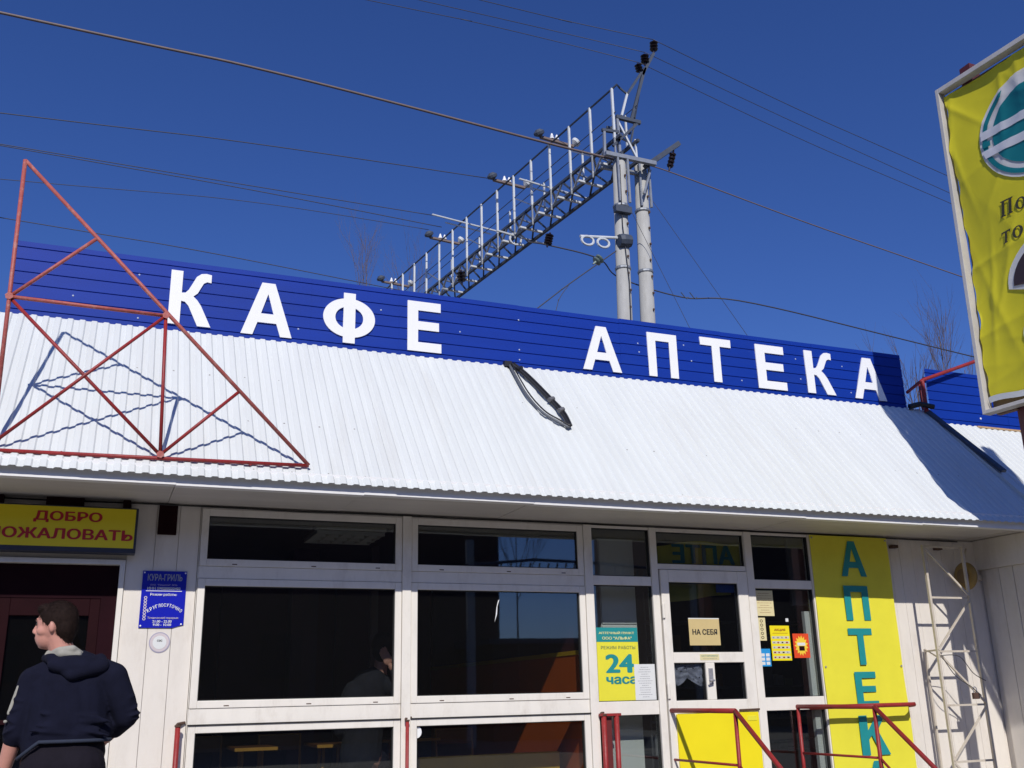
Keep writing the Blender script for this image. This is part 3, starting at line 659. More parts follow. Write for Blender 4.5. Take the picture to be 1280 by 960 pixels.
def post(label, x, w=.016, top=1.46, double=False):
    t = thing('red_post', label, 'post', (x, -.07, .5), 'red posts along the cafe front')
    MB().tube([(x, -.075, .5), (x, -.075, top)], w, 8).build('post', RED, t, smooth=True)
    if double:
        MB().tube([(x+.115, -.075, .5), (x+.115, -.075, top)], w, 8).build('post', RED, t, smooth=True)
        MB().bar((x-.03, -.07, top), (x+.15, -.07, top), .05, .02).build('cap', RED, t)
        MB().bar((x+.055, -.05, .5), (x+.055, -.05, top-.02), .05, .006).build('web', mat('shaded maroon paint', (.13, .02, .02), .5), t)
    MB().tube([(x-.012, -.08, top), (x, -.03, top+.012), (x+.05, -.005, top+.02)], .010, 6).build('bracket', SLOT, t)
    MB().lathe((x, -.075, top-.006), [(w*1.3, 0), (w*1.3, .012)], 10).build('collar', SLOT, t)
post('slim red post on the siding just left of the cafe windows', .600, .018, 1.462)
post('slim red post in front of the mullion between the two cafe windows', 2.240, .014, 1.452)
post('double red post with a flat cap left of the pharmacy windows', 3.885, .022, 1.448, True)

# ------------------------------------------------------------------ white lattice column near the corner
lt = thing('lattice_column', 'white welded steel lattice column standing against the siding in the right corner', 'lattice', (7.5, -.2, .5))
def b2(a, b, w=.018): MB().bar(a, b, w, w*.8, (0, -1, 0)).build('strut', WSTEEL, lt)
XL, XR, YF = 7.258, 7.745, -.30
MB().bar((XL, YF, .2), (XL, YF, 2.90), .024).build('upright', WSTEEL, lt); MB().bar((XR, YF, .2), (XR, YF, 2.90), .024).build('upright', WSTEEL, lt)
MB().bar((XL+.11, -.03, .2), (XL+.11, -.03, 1.95), .02).build('upright', WSTEEL, lt)
for z in (2.89, 2.41, 1.918, 1.44, .955, .5): b2((XL, YF+.012, z), (XR, YF+.012, z))
b2((XL, YF-.01, 2.88), (XR, YF-.01, 2.42)); b2((XR, YF-.01, 2.40), (XL, YF-.01, 1.93)); b2((XL, YF-.01, 1.90), (XR, YF-.01, 1.45)); b2((XR, YF-.01, 1.43), (XL, YF-.01, .965)); b2((XL, YF-.01, .95), (XR, YF-.01, .5))
b2((XL, YF, 1.93), (XL+.11, -.03, 1.93), .016); b2((XL, YF, 1.86), (XL+.11, -.03, 1.95), .012); b2((XR, YF, 2.75), (XR+.35, -.02, 2.93), .014)
MB().tube(smooth_path([Vector((XL, YF-.03, 1.88)), Vector((XL+.2, YF-.05, 1.87)), Vector((XL+.35, YF-.04, 1.72)), Vector((XL+.5, YF-.03, 1.65))]), .004, 5).build('wire_tie', WIRE, lt)
MB().tube(smooth_path([Vector((XL+.02, YF-.03, 1.86)), Vector((XL+.12, YF-.05, 1.70)), Vector((XL+.3, YF-.04, 1.60)), Vector((XL+.42, YF-.03, 1.52))]), .004, 5).build('wire_tie', WIRE, lt)
pk = thing('padlock', 'small dark padlock hanging inside the white lattice column', 'padlock', (7.62, -.33, 1.5))
MB().box(7.575, 7.64, -.345, -.315, 1.49, 1.545).build('body', SLOT, pk, bevel=.004)
MB().tube([Vector((7.587, -.33, 1.545))]+[Vector((7.6075-.0205*math.cos(R(a)), -.33, 1.575+.022*math.sin(R(a)))) for a in range(0, 181, 30)]+[Vector((7.628, -.33, 1.545))], .005, 6).build('shackle', SILV, pk)
yd = thing('yellow_wall_disc', 'round dull yellow disc on the wing wall behind the top of the lattice column', 'disc', (8.15, -.3, 2.45))
MB().lathe((7.93, -.13, 2.64), [(.135, 0), (.135, .02), (.11, .04)], 32, (-.99, -.02, 0)).build('disc', mat('dull ochre', (.30, .20, .06), .6, .15, 5), yd)
MB().lathe((7.89, -.13, 2.64), [(.07, 0), (.07, .012)], 24, (-.99, -.02, 0)).build('hub', mat('dull brown', (.20, .13, .06), .6), yd)
MB().bar((8.0, -.12, 2.64), (8.24, .0, 2.64), .05).build('arm', WSTEEL, yd)
sc_ = thing('small_lamp_bracket', 'two small dark fittings on the siding under the soffit above the lattice column', 'bracket', (7.4, 0, 2.9))
for xx in (7.16, 7.72): MB().box(xx-.035, xx+.035, -.05, .004, 2.905, 2.935).build('fitting', SLOT, sc_)

# ------------------------------------------------------------------ billboard
az = R(-5)
WU = Vector((-math.sin(az), -math.cos(az), 0)).normalized()      # along the panel, towards the street
VU = Vector((.0265, 0, 1)).normalized(); NU = Vector((-1, 0, 0)); NU = (NU - WU*NU.dot(WU)).normalized()
OB = Vector((7.143, -1.35, 3.895)); H_ = 3.33; L_ = 3.1
bb = thing('billboard', 'large wrinkled yellow billboard with teal round logo in a pale frame, right edge', 'billboard', (7.2, -1.8, 0))
FB = frame_mx(OB, WU, VU, NU)
def fb(u0, u1, v0, v1, n0, n1, name, m, bevel=0): return MB().fbox(OB, WU, VU, NU, u0, u1, v0, v1, n0, n1).build(name, m, bb, bevel=bevel)
PF = mat('pale grey frame', (.50, .48, .46), .5, .1, 6, .1)
fb(.012, .05, 0, H_, -.07, .025, 'frame_rail', PF, .004); fb(L_-.05, L_, 0, H_, -.07, .025, 'frame_rail', PF, .004)
fb(.05, L_-.05, H_-.05, H_, -.07, .025, 'frame_rail', PF, .004); fb(.05, L_-.05, 0, .035, -.07, .025, 'frame_rail', PF, .004)
fb(.052, L_-.052, .047, H_-.052, -.10, -.085, 'backing', mat('plywood', (.16, .11, .08), .8, .2, 5))
for k in range(8): fb(.06+.38*k, .06+.38*k+.20, .0, .03, -.16, -.102, 'underside_block', mat('weathered plank', (.17, .10, .07), .8, .25, 8) if k == 0 else bpy.data.materials['weathered plank'])
# wrinkled vinyl
mb = MB(); nu, nv = 150, 170; rr = random.Random(11)
cr = [(rr.uniform(0, 3), rr.uniform(0, 3.2), rr.uniform(0, 3.14), rr.uniform(.003, .011), rr.uniform(.018, .07)) for _ in range(75)]
def wr_(u, v):
    h = .006*math.sin(3.1*v+2*u)+.005*math.sin(6.3*u+1.7*v+2)
    for (cu, cv, a, amp, wd) in cr:
        du, dv = u-cu, v-cv; t = du*math.cos(a)+dv*math.sin(a); s = -du*math.sin(a)+dv*math.cos(a)
        h += amp*math.exp(-abs(t)/wd)*math.exp(-(s/.55)**2)
    return h
e_u0, e_u1, e_v0, e_v1 = .075, L_-.06, .10, H_-.09
for j in range(nv+1):
    for i in range(nu+1):
        u = e_u0+(e_u1-e_u0)*i/nu; v = e_v0+(e_v1-e_v0)*j/nv
        eu = .012*math.sin(v*9)+.008*math.sin(v*23) if i == 0 else 0
        ev = .014*math.sin(u*11) if j == 0 else 0
        p = OB+WU*(u+eu)+VU*(v+ev)+NU*(wr_(u, v)*1.9-.040); mb.v.append(tuple(p))
for j in range(nv):
    for i in range(nu): a = j*(nu+1)+i; mb.f.append((a, a+1, a+nu+2, a+nu+1))
BBY = cloth_sign('billboard vinyl', (.98, .90, .045), .45, .35)
mb.build('vinyl', BBY, bb, smooth=True)
fbw = MB()
for k in range(60):
    u = e_u0+(e_u1-e_u0)*k/59; p = OB+WU*u+VU*(.085+.014*math.sin(u*11))+NU*(-.02+.01*math.sin(u*7)); fbw.v += [tuple(p), tuple(p+VU*.05+NU*.012)]
for k in range(59): fbw.f.append((2*k, 2*k+2, 2*k+3, 2*k+1))
fbw.build('hem', PAPER, bb)
# printed graphics follow the vinyl surface
def decal(splines, cu, cv, sx, sy, m, name, lift, res=.025):
    cuv = bpy.data.curves.new('p', 'CURVE'); cuv.dimensions = '2D'; cuv.fill_mode = 'BOTH'
    for sp in splines:
        s = cuv.splines.new('POLY'); s.points.add(len(sp)-1); s.use_cyclic_u = True
        for i, (a, b) in enumerate(sp): s.points[i].co = (cu+a*sx, cv+b*sy, 0, 1)
    o = bpy.data.objects.new('p', cuv); me = bpy.data.meshes.new_from_object(o); bpy.data.objects.remove(o); bpy.data.curves.remove(cuv)
    _drape(me, m, name, lift, res)
def _drape(me, m, name, lift, res=.025):
    bm = bmesh.new(); bm.from_mesh(me)
    bb_ = [v.co for v in bm.verts]; x0 = min(c.x for c in bb_); x1 = max(c.x for c in bb_); y0 = min(c.y for c in bb_); y1 = max(c.y for c in bb_)
    g = x0+res
    while g < x1: bmesh.ops.bisect_plane(bm, geom=bm.verts[:]+bm.edges[:]+bm.faces[:], plane_co=(g, 0, 0), plane_no=(1, 0, 0)); g += res
    g = y0+res
    while g < y1: bmesh.ops.bisect_plane(bm, geom=bm.verts[:]+bm.edges[:]+bm.faces[:], plane_co=(0, g, 0), plane_no=(0, 1, 0)); g += res
    for v in bm.verts:
        u, w = v.co.x, v.co.y; p = OB+WU*u+VU*w+NU*(wr_(u, w)*1.9-.040+lift); v.co = p
    bmesh.ops.recalc_face_normals(bm, faces=bm.faces); bm.to_mesh(me); bm.free()
    place_mesh(me, name, m, bb, smooth=True)
def dtext(body, u0, u1, v0, v1, m, lift=.006, bold=.02):
    cu = bpy.data.curves.new('t', 'FONT'); cu.body = body; cu.offset = .012; cu.resolution_u = 2
    o = bpy.data.objects.new('t', cu); me = bpy.data.meshes.new_from_object(o); bpy.data.objects.remove(o); bpy.data.curves.remove(cu)
    xs = [v.co.x for v in me.vertices]; ys = [v.co.y for v in me.vertices]
    for v in me.vertices: v.co = Vector((u0+(v.co.x-min(xs))/(max(xs)-min(xs))*(u1-u0), v0+(v.co.y-min(ys))/(max(ys)-min(ys))*(v1-v0), 0))
    _drape(me, m, 'lettering', lift, .06)
TEALB = cloth_sign('teal vinyl print', (.01, .20, .24), .3); WHB = cloth_sign('white vinyl print', (.74, .75, .82), .35); BRB = cloth_sign('brown vinyl print', (.045, .028, .03), .15); OLV = cloth_sign('olive vinyl print', (.045, .042, .02), .10)
cx, cv_ = .90, 2.52
full = lambda r_, a0=0, a1=352, n=44: arc(0, 0, r_, r_, a0, a1, n)
decal([full(.525)], cx, cv_, 1, 1, WHB, 'logo_ring', .012)
decal([arc(0, 0, .490, .490, 118, 300, 40)+arc(0, 0, .445, .445, 300, 124, 40)], cx, cv_, 1, 1, TEALB, 'logo_arc', .020)
decal([full(.385)], cx, cv_, 1, 1, TEALB, 'logo_disc', .020)
decal([[(-.50, .03), (.5, .03), (.5, .115), (-.49, .115)]], cx, cv_, 1, 1, WHB, 'logo_bar', .028); decal([[(-.47, -.17), (.5, -.17), (.5, -.085), (-.50, -.085)]], cx, cv_, 1, 1, WHB, 'logo_bar', .028)
decal([[(-.49, -.055), (-.41, -.055), (-.41, .0), (-.49, .0)]], cx, cv_, 1, 1, TEALB, 'logo_block', .028)
def sh_(poly, k=.16): return [(u+k*v, v) for u, v in poly]
G_P = [[(0, 0), (.42, 0), (.42, .06), (.32, .09), (.32, .91), (.66, .91), (.66, .09), (.56, .06), (.56, 0), (1, 0), (1, .06), (.9, .09), (.9, .91), (1, .94), (1, 1), (0, 1), (0, .94), (.1, .91), (.1, .09), (0, .06)]]
G_o = [arc(.5, .5, .5, .5, 0, 350, 26), arc(.5, .5, .24, .40, 0, 350, 20)]
G_t = [[(.26, 0), (.74, 0), (.74, .06), (.62, .09), (.62, .88), (.86, .88), (.95, .70), (1, .70), (1, 1), (0, 1), (0, .70), (.05, .70), (.14, .88), (.38, .88), (.38, .09), (.26, .06)]]
G_c = [[(.60, 0), (1, 0), (1, .06), (.92, .09), (.92, 1), (.66, 1), (.66, .50), (.45, .46), (.32, .52), (.32, 1), (0, 1), (0, .94), (.08, .91), (.08, .52), (.16, .38), (.36, .32), (.66, .40), (.66, .09), (.60, .06)]]
for gl_, u0, u1, v0, v1 in ((G_P, .465, .590, 1.735, 1.885), (G_o, .615, .715, 1.735, 1.845), (G_t, .735, .84, 1.735, 1.845), (G_t, .425, .525, 1.482, 1.595), (G_o, .545, .645, 1.482, 1.595), (G_c, .665, .765, 1.482, 1.595)):
    decal([sh_(p_) for p_ in gl_], u0, v0, u1-u0, v1-v0, OLV, 'lettering', .012)
decal([arc(0, 0, .58, .42, 0, 180, 24)+[(-.30, -.10), (.3, -.10)]], 1.03, 1.055, 1.05, 1.1, WHB, 'white_outline', .012)
decal([arc(0, 0, .55, .38, 0, 180, 24)+[(-.28, -.05), (.3, -.05)]], 1.03, 1.065, 1.0, 1.0, BRB, 'dark_dome', .020)
decal([full(.5)], 1.02, .60, 1.05, .52, WHB, 'white_outline', .012); decal([full(.46)], 1.02, .60, 1.0, .48, BRB, 'dark_dome', .020)
for s in (.30, 2.7):
    p = OB+WU*s+NU*-.14
    MB().bar((p.x, p.y, 0), (p.x+.0265*3.5, p.y, 7.36), .12).build('post', mat('dark red post', (.10, .018, .022), .6, .2, 6) if s < 1 else bpy.data.materials['dark red post'], bb)

# ------------------------------------------------------------------ railway gantry, poles and wires
def cpole(label, bx, by, tx, tz, r0, r1, marks):
    t = thing('concrete_pole', label, 'pole', (bx, by, 0), 'gantry poles')
    MB().tube([(bx, by, 0), ((bx+tx)/2, by, tz/2), (tx, by, tz)], [r0, (r0+r1)/2, r1], 20).build('shaft', CONC, t, smooth=True)
    return t
p1 = cpole('left concrete pole of the gantry pair, carrying the pulley arm', 10.32, 11, 10.64, 13.85, .215, .155, 0)
p2 = cpole('right concrete pole of the gantry pair, with dark climbing holes', 11.12, 11.3, 11.40, 14.0, .225, .155, 0)
rr = random.Random(3)
for (P_, x0, x1, yy, zt) in ((p1, 10.32, 10.64, 11, 13.85), (p2, 11.12, 11.40, 11.3, 14.0)):
    for k in range(10):
        z = zt-.5-.42*k; xx = x0+(x1-x0)*z/zt+rr.uniform(.04, .09); MB().box(xx-.018, xx+.018, yy-.20, yy-.12, z-.025, z+.02).build('climbing_hole', SLOT, P_)
    for z in (zt-1.3, zt-2.9): 
        xx = x0+(x1-x0)*z/zt; MB().lathe((xx, yy, z), [(.178, 0), (.190, .02), (.190, .06), (.178, .08)], 16).build('clamp_band', GALV, P_)
    for dx in (-.13, .13): MB().bar((x1+dx, yy-.17, zt-1.2), (x1+dx, yy-.17, zt), .05).build('side_strap', GALV, P_)
MB().tube([(10.55, 10.81, 13.6), (10.52, 10.80, 12), (10.60, 10.79, 10.6), (10.56, 10.78, 9)], .012, 5).build('pole_cable', BLKC, p1)
MB().box(10.33, 10.75, 10.72, 10.86, 12.32, 12.48).build('clamp_box', STEELD, p1)
g = thing('railway_gantry', 'long steel lattice railway gantry with walkway handrail running away behind the shop roof', 'gantry', (10.9, 11, 13.9))
wd = Vector((-.134, .991, 0)).normalized(); sd_ = Vector((.991, .134, 0))
G0 = Vector((10.60, 11, 0))
def gp(s, a, z): return G0+wd*s+sd_*a+Vector((0, 0, z))
ZB, ZT, ZH, WW, LG = 13.93, 14.42, 15.80, .52, 23.6
MB().tube([gp(-.1, -.04, 15.1), gp(LG, -.04, 15.1)], .012, 5).build('mid_rail', STEELD, g)
for (a, z, w_) in ((0, ZT, .07), (WW, ZT, .07), (0, ZB, .07), (WW, ZB-.05, .07)):
    MB().bar(gp(-.2, a, z), gp(LG, a, z), w_).build('chord', STEELD, g)
MB().tube([(11.02, 11, 15.72), (10.78, 11, 15.88), gp(-.15, .0, ZH+.04), gp(0, -.03, ZH), gp(LG, -.03, ZH)], .028, 6).build('handrail', STEELD, g)
MB().tube([gp(-.2, WW+.03, ZH-.4), gp(LG, WW+.03, ZH-.4)], .012, 5).build('handrail', STEELD, g)
pm = None
for k in range(24):
    s = .0+.97*k
    MB().bar(gp(s, -.05, ZT), gp(s, -.05, ZH), .055).build('handrail_post', GALVL, g)
    MB().bar(gp(s, -.05, ZB-.1), gp(s, -.05, ZT), .04).build('hanger', GALV, g)
    if k % 2 == 0: MB().bar(gp(s+.3, WW+.03, ZT), gp(s+.3, WW+.03, ZH-.4), .045).build('handrail_post', GALVL, g)
    MB().bar(gp(s+.4, -.22, ZB-.03), gp(s+.4, WW-.02, ZB-.03), .07, .05).build('batten', GALVL, g)
    MB().bar(gp(s, 0, ZB), gp(s+.48, 0, ZT), .045).build('diagonal', STEELD, g); MB().bar(gp(s+.48, 0, ZT), gp(s+.97, 0, ZB), .045).build('diagonal', GALV, g)
    MB().bar(gp(s, 0, ZB), gp(s+.97, WW, ZB), .045).build('diagonal', STEELD, g)
    MB().bar(gp(s, 0, ZT), gp(s+.6, WW, ZT), .05).build('diagonal', GALV, g)
    MB().bar(gp(s+.2, WW, ZB), gp(s+.7, WW, ZT), .04).build('diagonal', STEELD, g)
    if k % 3 == 1: MB().bar(gp(s, -.03, ZT), gp(s+.9, -.03, ZT+.62), .03).build('stay', GALV, g)
    MB().bar(gp(s, -.03, ZT+.08), gp(s+.1, WW, ZT+.08), .04).build('walkway_bearer', GALV, g)
for k, s in enumerate((2.75, 5.35, 9.6, 13.6)):
    a = gp(s, -.42, ZH+.02); b = gp(s, .62, ZH+.02)
    MB().bar(a, b, .09, .06).build('lamp_arm', mat('brown arm', (.20, .15, .13), .6) if k == 0 else bpy.data.materials['brown arm'], g)
    MB().lathe(a+Vector((0, 0, .02)), [(.05, 0), (.15, .06), (.15, .13), (.06, .20)], 12, (-.5, -.3, .8)).build('floodlight', STEELD, g)
    MB().lathe(b+Vector((0, 0, .05)), [(.04, 0), (.13, .08), (.13, .16), (.05, .2)], 12, (.6, -.2, .7)).build('floodlight', GALVL, g)
    MB().tube([a, a+Vector((-.08, -.04, .12))], .035, 6).build('lamp_stem', STEELD, g)
    for q_ in (.35, .5): MB().lathe(a.lerp(b, q_)+Vector((0, 0, .05)), [(.07, 0), (.02, .16)], 8).build('white_cone', WHITE, g)
# long pale tie rods crossing the walkway
for (s, a_, z) in ((3.6, -.6, 14.95), (7.8, -1.2, 15.65)):
    MB().tube([gp(s, a_, z), gp(s, a_+2.2, z-.06)], .028, 6).build('tie_rod', GALVL, g)
    MB().tube([gp(s+.12, a_+.5, z-.10), gp(s+.12, a_+2.1, z-.14)], .022, 6).build('tie_rod', GALVL, g)
Pl = lambda x, z, y=11: (x, y, z)
# headstock joining the pole tops
MB().bar(Pl(10.20, 13.86, 10.85), Pl(11.56, 13.84, 10.85), .10).build('headstock', GALV, g); MB().bar(Pl(10.24, 13.70, 11.2), Pl(11.50, 13.70, 11.2), .09).build('headstock', GALV, g)
MB().bar(Pl(10.63, 15.03), Pl(11.30, 15.0), .09).build('mast_base', STEELD, g); MB().bar(Pl(10.63, 15.03, 11.5), Pl(11.30, 15.0, 11.5), .06).build('mast_base', STEELD, g)
MB().bar(Pl(11.06, 15.05), Pl(11.54, 16.63), .07).build('mast', STEELD, g); MB().bar(Pl(10.99, 15.75), Pl(11.45, 16.50), .06).build('mast', STEELD, g); MB().bar(Pl(11.45, 16.40), Pl(11.83, 17.13), .07).build('mast', STEELD, g)
MB().bar(Pl(11.14, 15.1), Pl(11.60, 16.63, 11.25), .05).build('mast', STEELD, g)
MB().bar(Pl(10.79, 15.10), Pl(10.99, 15.78), .05).build('brace', GALVL, g); MB().bar(Pl(10.68, 14.9), Pl(11.16, 13.95), .045).build('brace', GALVL, g)
MB().bar(Pl(11.13, 14.95), Pl(10.96, 14.25), .04).build('brace', STEELD, g); MB().bar(Pl(10.5, 14.2), Pl(11.25, 15.0), .06).build('brace', STEELD, g)
MB().bar(Pl(10.22, 14.58), Pl(10.68, 14.61), .07).build('brace', STEELD, g); MB().bar(Pl(10.28, 14.58), Pl(10.26, 13.88), .06).build('brace', GALV, g); MB().bar(Pl(10.66, 15.0), Pl(10.68, 13.9), .06).build('brace', GALV, g)
MB().bar(Pl(11.14, 13.9), Pl(11.12, 14.5), .04).build('brace', GALVL, g)
MB().bar(Pl(11.35, 13.80), Pl(12.36, 14.64), .12).build('cantilever', STEELD, g); MB().bar(Pl(11.27, 13.06), Pl(11.49, 13.74), .05).build('cantilever', GALV, g)
def insulator(label, top, bot, r=.07, m=INSU, n=4):
    top = Vector(top); bot = Vector(bot); t = thing('insulator', label, 'insulator', bot, 'insulators on the gantry')
    d = bot-top; L = d.length; prof = [(.02, 0)]
    for k in range(n):
        a = L*(.15+.7*k/n); prof += [(.03, a), (r, a+L*.06), (r*.8, a+L*.12), (.03, a+L*.13)]
    prof.append((.02, L)); MB().lathe(top, prof, 12, d).build('discs', m, t, smooth=False); return t
insulator('top brown insulator on the tip of the slanted gantry mast', (11.86, 11, 17.52), (11.84, 11, 17.13), .11, n=3)
insulator('middle brown insulator on the slanted gantry mast', (11.56, 11, 17.05), (11.56, 11, 16.70), .11, n=3)
insulator('lowest brown insulator on the slanted gantry mast', (11.34, 11, 16.72), (11.40, 11, 16.42), .10, n=3)
insulator('brown insulator string hanging from the right cantilever arm', (12.20, 11, 14.42), (12.02, 11, 13.82), .09)
insulator('brown insulator under the gantry left of the pulley arm', (8.75, 11, 11.62), (8.66, 11, 11.25), .10)
insulator('brown insulator just above the blue sign left of the poles', (6.95, 12, 10.85), (6.98, 12, 10.5), .11, n=3)
insulator('pale green insulator block on the guy wire beside the left pole', (10.02, 11, 11.20), (9.80, 11, 11.0), .12, INSG, 2)
pa = thing('pulley_arm', 'pale tensioning arm with two pulley wheels on the left gantry pole', 'pulley', (10.3, 10.9, 11.6))
MB().tube([Pl(9.45, 11.60, 10.9), Pl(10.5, 11.72, 10.9)], .035, 8).build('arm', GALVL, pa)
for (xx, zz) in ((9.62, 11.50), (10.02, 11.50)):
    MB().tube([(xx+.15*math.cos(R(a)), 10.86, zz+.11*math.sin(R(a))) for a in range(0, 361, 24)], .03, 6).build('wheel', GALVL, pa)
MB().lathe((10.42, 10.85, 11.62), [(.15, 0), (.17, .1), (.15, .3)], 10, (1, 0, .1)).build('coupling', STEELD, pa)
pw2 = thing('pulley_arm', 'pale pulley wheel and arm halfway along the gantry underside', 'pulley', gp(4.9, 0, 13.9))
MB().tube([gp(4.9, 0, 13.95)+Vector((.17*math.cos(R(a)), 0, .17*math.sin(R(a))-.1)) for a in range(0, 361, 24)], .03, 6).build('wheel', GALVL, pw2)
MB().tube([gp(4.9, -.6, 13.98), gp(4.9, 1.0, 13.9)], .03, 6).build('arm', GALVL, pw2)

def wire(label, y, pts, r, m=WIRE, ext=(0, 0)):
    # pts: (x,z[,y]); smooth catenary-like curve through them
    P3 = [Vector((p[0], p[2] if len(p) > 2 else y, p[1])) for p in pts]
    if ext[0]: P3.insert(0, P3[0]+(P3[0]-P3[1]).normalized()*ext[0])
    if ext[1]: P3.append(P3[-1]+(P3[-1]-P3[-2]).normalized()*ext[1])
    c = P3[len(P3)//2]
    o = MB().tube(smooth_path(P3, 8), r, 6).build('overhead_wire', m, None, smooth=True, loc=tuple(P3[0]))
    tag(o, label, 'wire', 'overhead railway wires'); return o
wire('thick brown overhead cable crossing from the top left of the sky to the gantry head', 11, [(-2.77, 14.42), (2.41, 14.33), (8.64, 13.93), (10.56, 13.83)], .030, WIREB, (25, 0))
wire('thick cable leaving the gantry head to the right, ending behind the billboard', 11, [(11.32, 13.83), (11.99, 13.80), (16.07, 13.08), (21.05, 12.31)], .016, WIREB, (0, 20))
wire('thin wire meeting the second floodlight arm of the gantry from the left', 17, [(-3.33, 15.68), (2.57, 16.06), (9.59, 16.29)], .013, ext=(25, 0))
wire('upper of two converging thin wires reaching the gantry tie rod', 21, [(-3.75, 16.97), (3.07, 16.93), (9.16, 16.92)], .013, ext=(25, 0))
wire('lower of two converging thin wires reaching the gantry walkway', 20.5, [(-3.68, 16.66), (3.02, 16.53), (9.3, 16.28)], .013, ext=(25, 0))
wire('faint wire below the converging pair on the left sky', 23, [(-3.88, 16.87), (3.31, 17.40), (9.65, 17.4)], .011, ext=(25, 0))
wire('lowest thin wire on the left, dipping behind the blue sign before the gantry', 24, [(-3.85, 16.07), (1.84, 15.87), (8.18, 15.44)], .014, ext=(25, 4))
wire('lowest of three thin wires over the mast, top middle of the sky', 11.6, [(4.55, 17.18), (6.94, 17.27), (9.5, 17.28), (11.4, 16.75, 11)], .009, ext=(25, 0))
wire('middle of three thin wires over the mast, top middle of the sky', 11.6, [(5.83, 17.53), (9.51, 17.58), (11.57, 17.1, 11)], .009, ext=(25, 0))
wire('uppermost of three thin wires over the mast, top middle of the sky', 11.6, [(7.39, 17.96), (9.53, 17.97), (11.85, 17.55, 11)], .010, ext=(25, 0))
wire('lowest of three thin wires running right from the mast to the billboard', 11.6, [(11.4, 16.75, 11), (16.72, 16.0), (21.6, 15.0)], .009, ext=(0, 20))
wire('middle of three thin wires running right from the mast to the billboard', 11.6, [(11.57, 17.1, 11), (16.74, 16.45), (21.66, 15.34)], .009, ext=(0, 20))
wire('uppermost of three thin wires running right from the mast to the billboard', 11.6, [(11.85, 17.55, 11), (16.79, 16.93), (21.65, 15.91)], .010, ext=(0, 20))
wire('dark sagging wire passing behind both poles below the pulley arm', 11, [(8.19, 11.30), (8.71, 11.30), (9.95, 11.16), (10.81, 11.05, 11.6), (12.52, 10.78, 11.6), (14.2, 10.6), (21.04, 9.98)], .016, ext=(0, 20))
wire('guy wire slanting down left from the left pole through the green insulator', 11, [(10.45, 11.45), (9.94, 11.04), (9.04, 10.31), (8.3, 9.67)], .014, ext=(0, 8))
wire('second guy strand forking downward from the guy wire behind the sign', 11, [(9.15, 10.38), (8.9, 10.0), (8.75, 9.5)], .008, WIRE, ext=(0, 5))
wire('faint steep wire running down right from the pole tops', 11, [(10.7, 12.92), (12.16, 9.93)], .006, ext=(0, 4))
wire('second faint steep wire beside the right concrete pole', 11, [(11.5, 12.9), (14.4, 9.0)], .006, ext=(0, 3))
for k, (xx, zz) in enumerate(((12.19, 10.5), (12.43, 10.53))):
    t = thing('wire_hook', ('left' if k == 0 else 'right') + ' of two small dark hooks hanging in the sky right of the poles', 'hook', (xx, 11, zz))
    MB().tube([(xx-.10, 11, zz+.12), (xx, 11, zz), (xx+.05, 11, zz-.03), (xx+.09, 11, zz+.02)], .012, 5).build('hook', STEELD, t)

# ------------------------------------------------------------------ bare trees
def bare_tree(label, x, y, h, seed, spread=.35, r0=.12, start=.45, lean=0):
    t = thing('bare_tree', label, 'tree', (x, y, 0), 'bare trees behind the shop'); rr = random.Random(seed)
    MB().tube([(x, y, 0), (x+lean*.3, y, h*.35), (x+lean*.7, y, h*.7), (x+lean, y, h)], [r0, r0*.7, r0*.35, .012], 7).build('trunk', BARK, t, smooth=True)
    mb = MB()
    def br(p, d, L, r, lev):
        q = p+d*L*.5+Vector((rr.uniform(-1, 1), rr.uniform(-1, 1), rr.uniform(0, 1)))*L*.06; e = q+(d+Vector((0, 0, .25))).normalized()*L*.5
        mb.tube([p, q, e], [r, r*.7, r*.35], 4, False)
        if lev:
            for k in range(4 if lev > 1 else 3):
                u = rr.uniform(.25, .95); s = p.lerp(e, u)
                nd = (d+Vector((rr.uniform(-1, 1), rr.uniform(-1, 1), rr.uniform(.1, .9)))*.75).normalized()
                br(s, nd, L*rr.uniform(.4, .65), r*.55, lev-1)
    for k in range(9):
        u = rr.uniform(start, .96); a = rr.uniform(0, 6.28); p = Vector((x+lean*u, y, h*u))
        br(p, Vector((math.cos(a)*spread, math.sin(a)*spread, 1)).normalized(), h*(1.05-u)*rr.uniform(.55, .9)+.3, r0*(1-u)*.5+.005, 2)
    mb.build('crown', BARK, t); return t
bare_tree('tallest of the three bare trees between the blue sign and the billboard', 21.0, 12, 10.9, 5, .2, .04, .74)
bare_tree('bare bushy tree just right of the end of the lettered blue sign', 19.9, 12, 9.6, 9, .5, .05, .68)
bare_tree('bare tree against the left edge of the yellow billboard', 22.3, 12.5, 10.2, 12, .45, .05, .68)
bare_tree('faint bare tree behind the blue sign at the far end of the gantry', 7.7, 24, 16.4, 21, .25, .06, .84)
bare_tree('faint bare tree rising through the far end of the gantry lattice', 9.3, 25, 16.0, 25, .3, .07, .82)
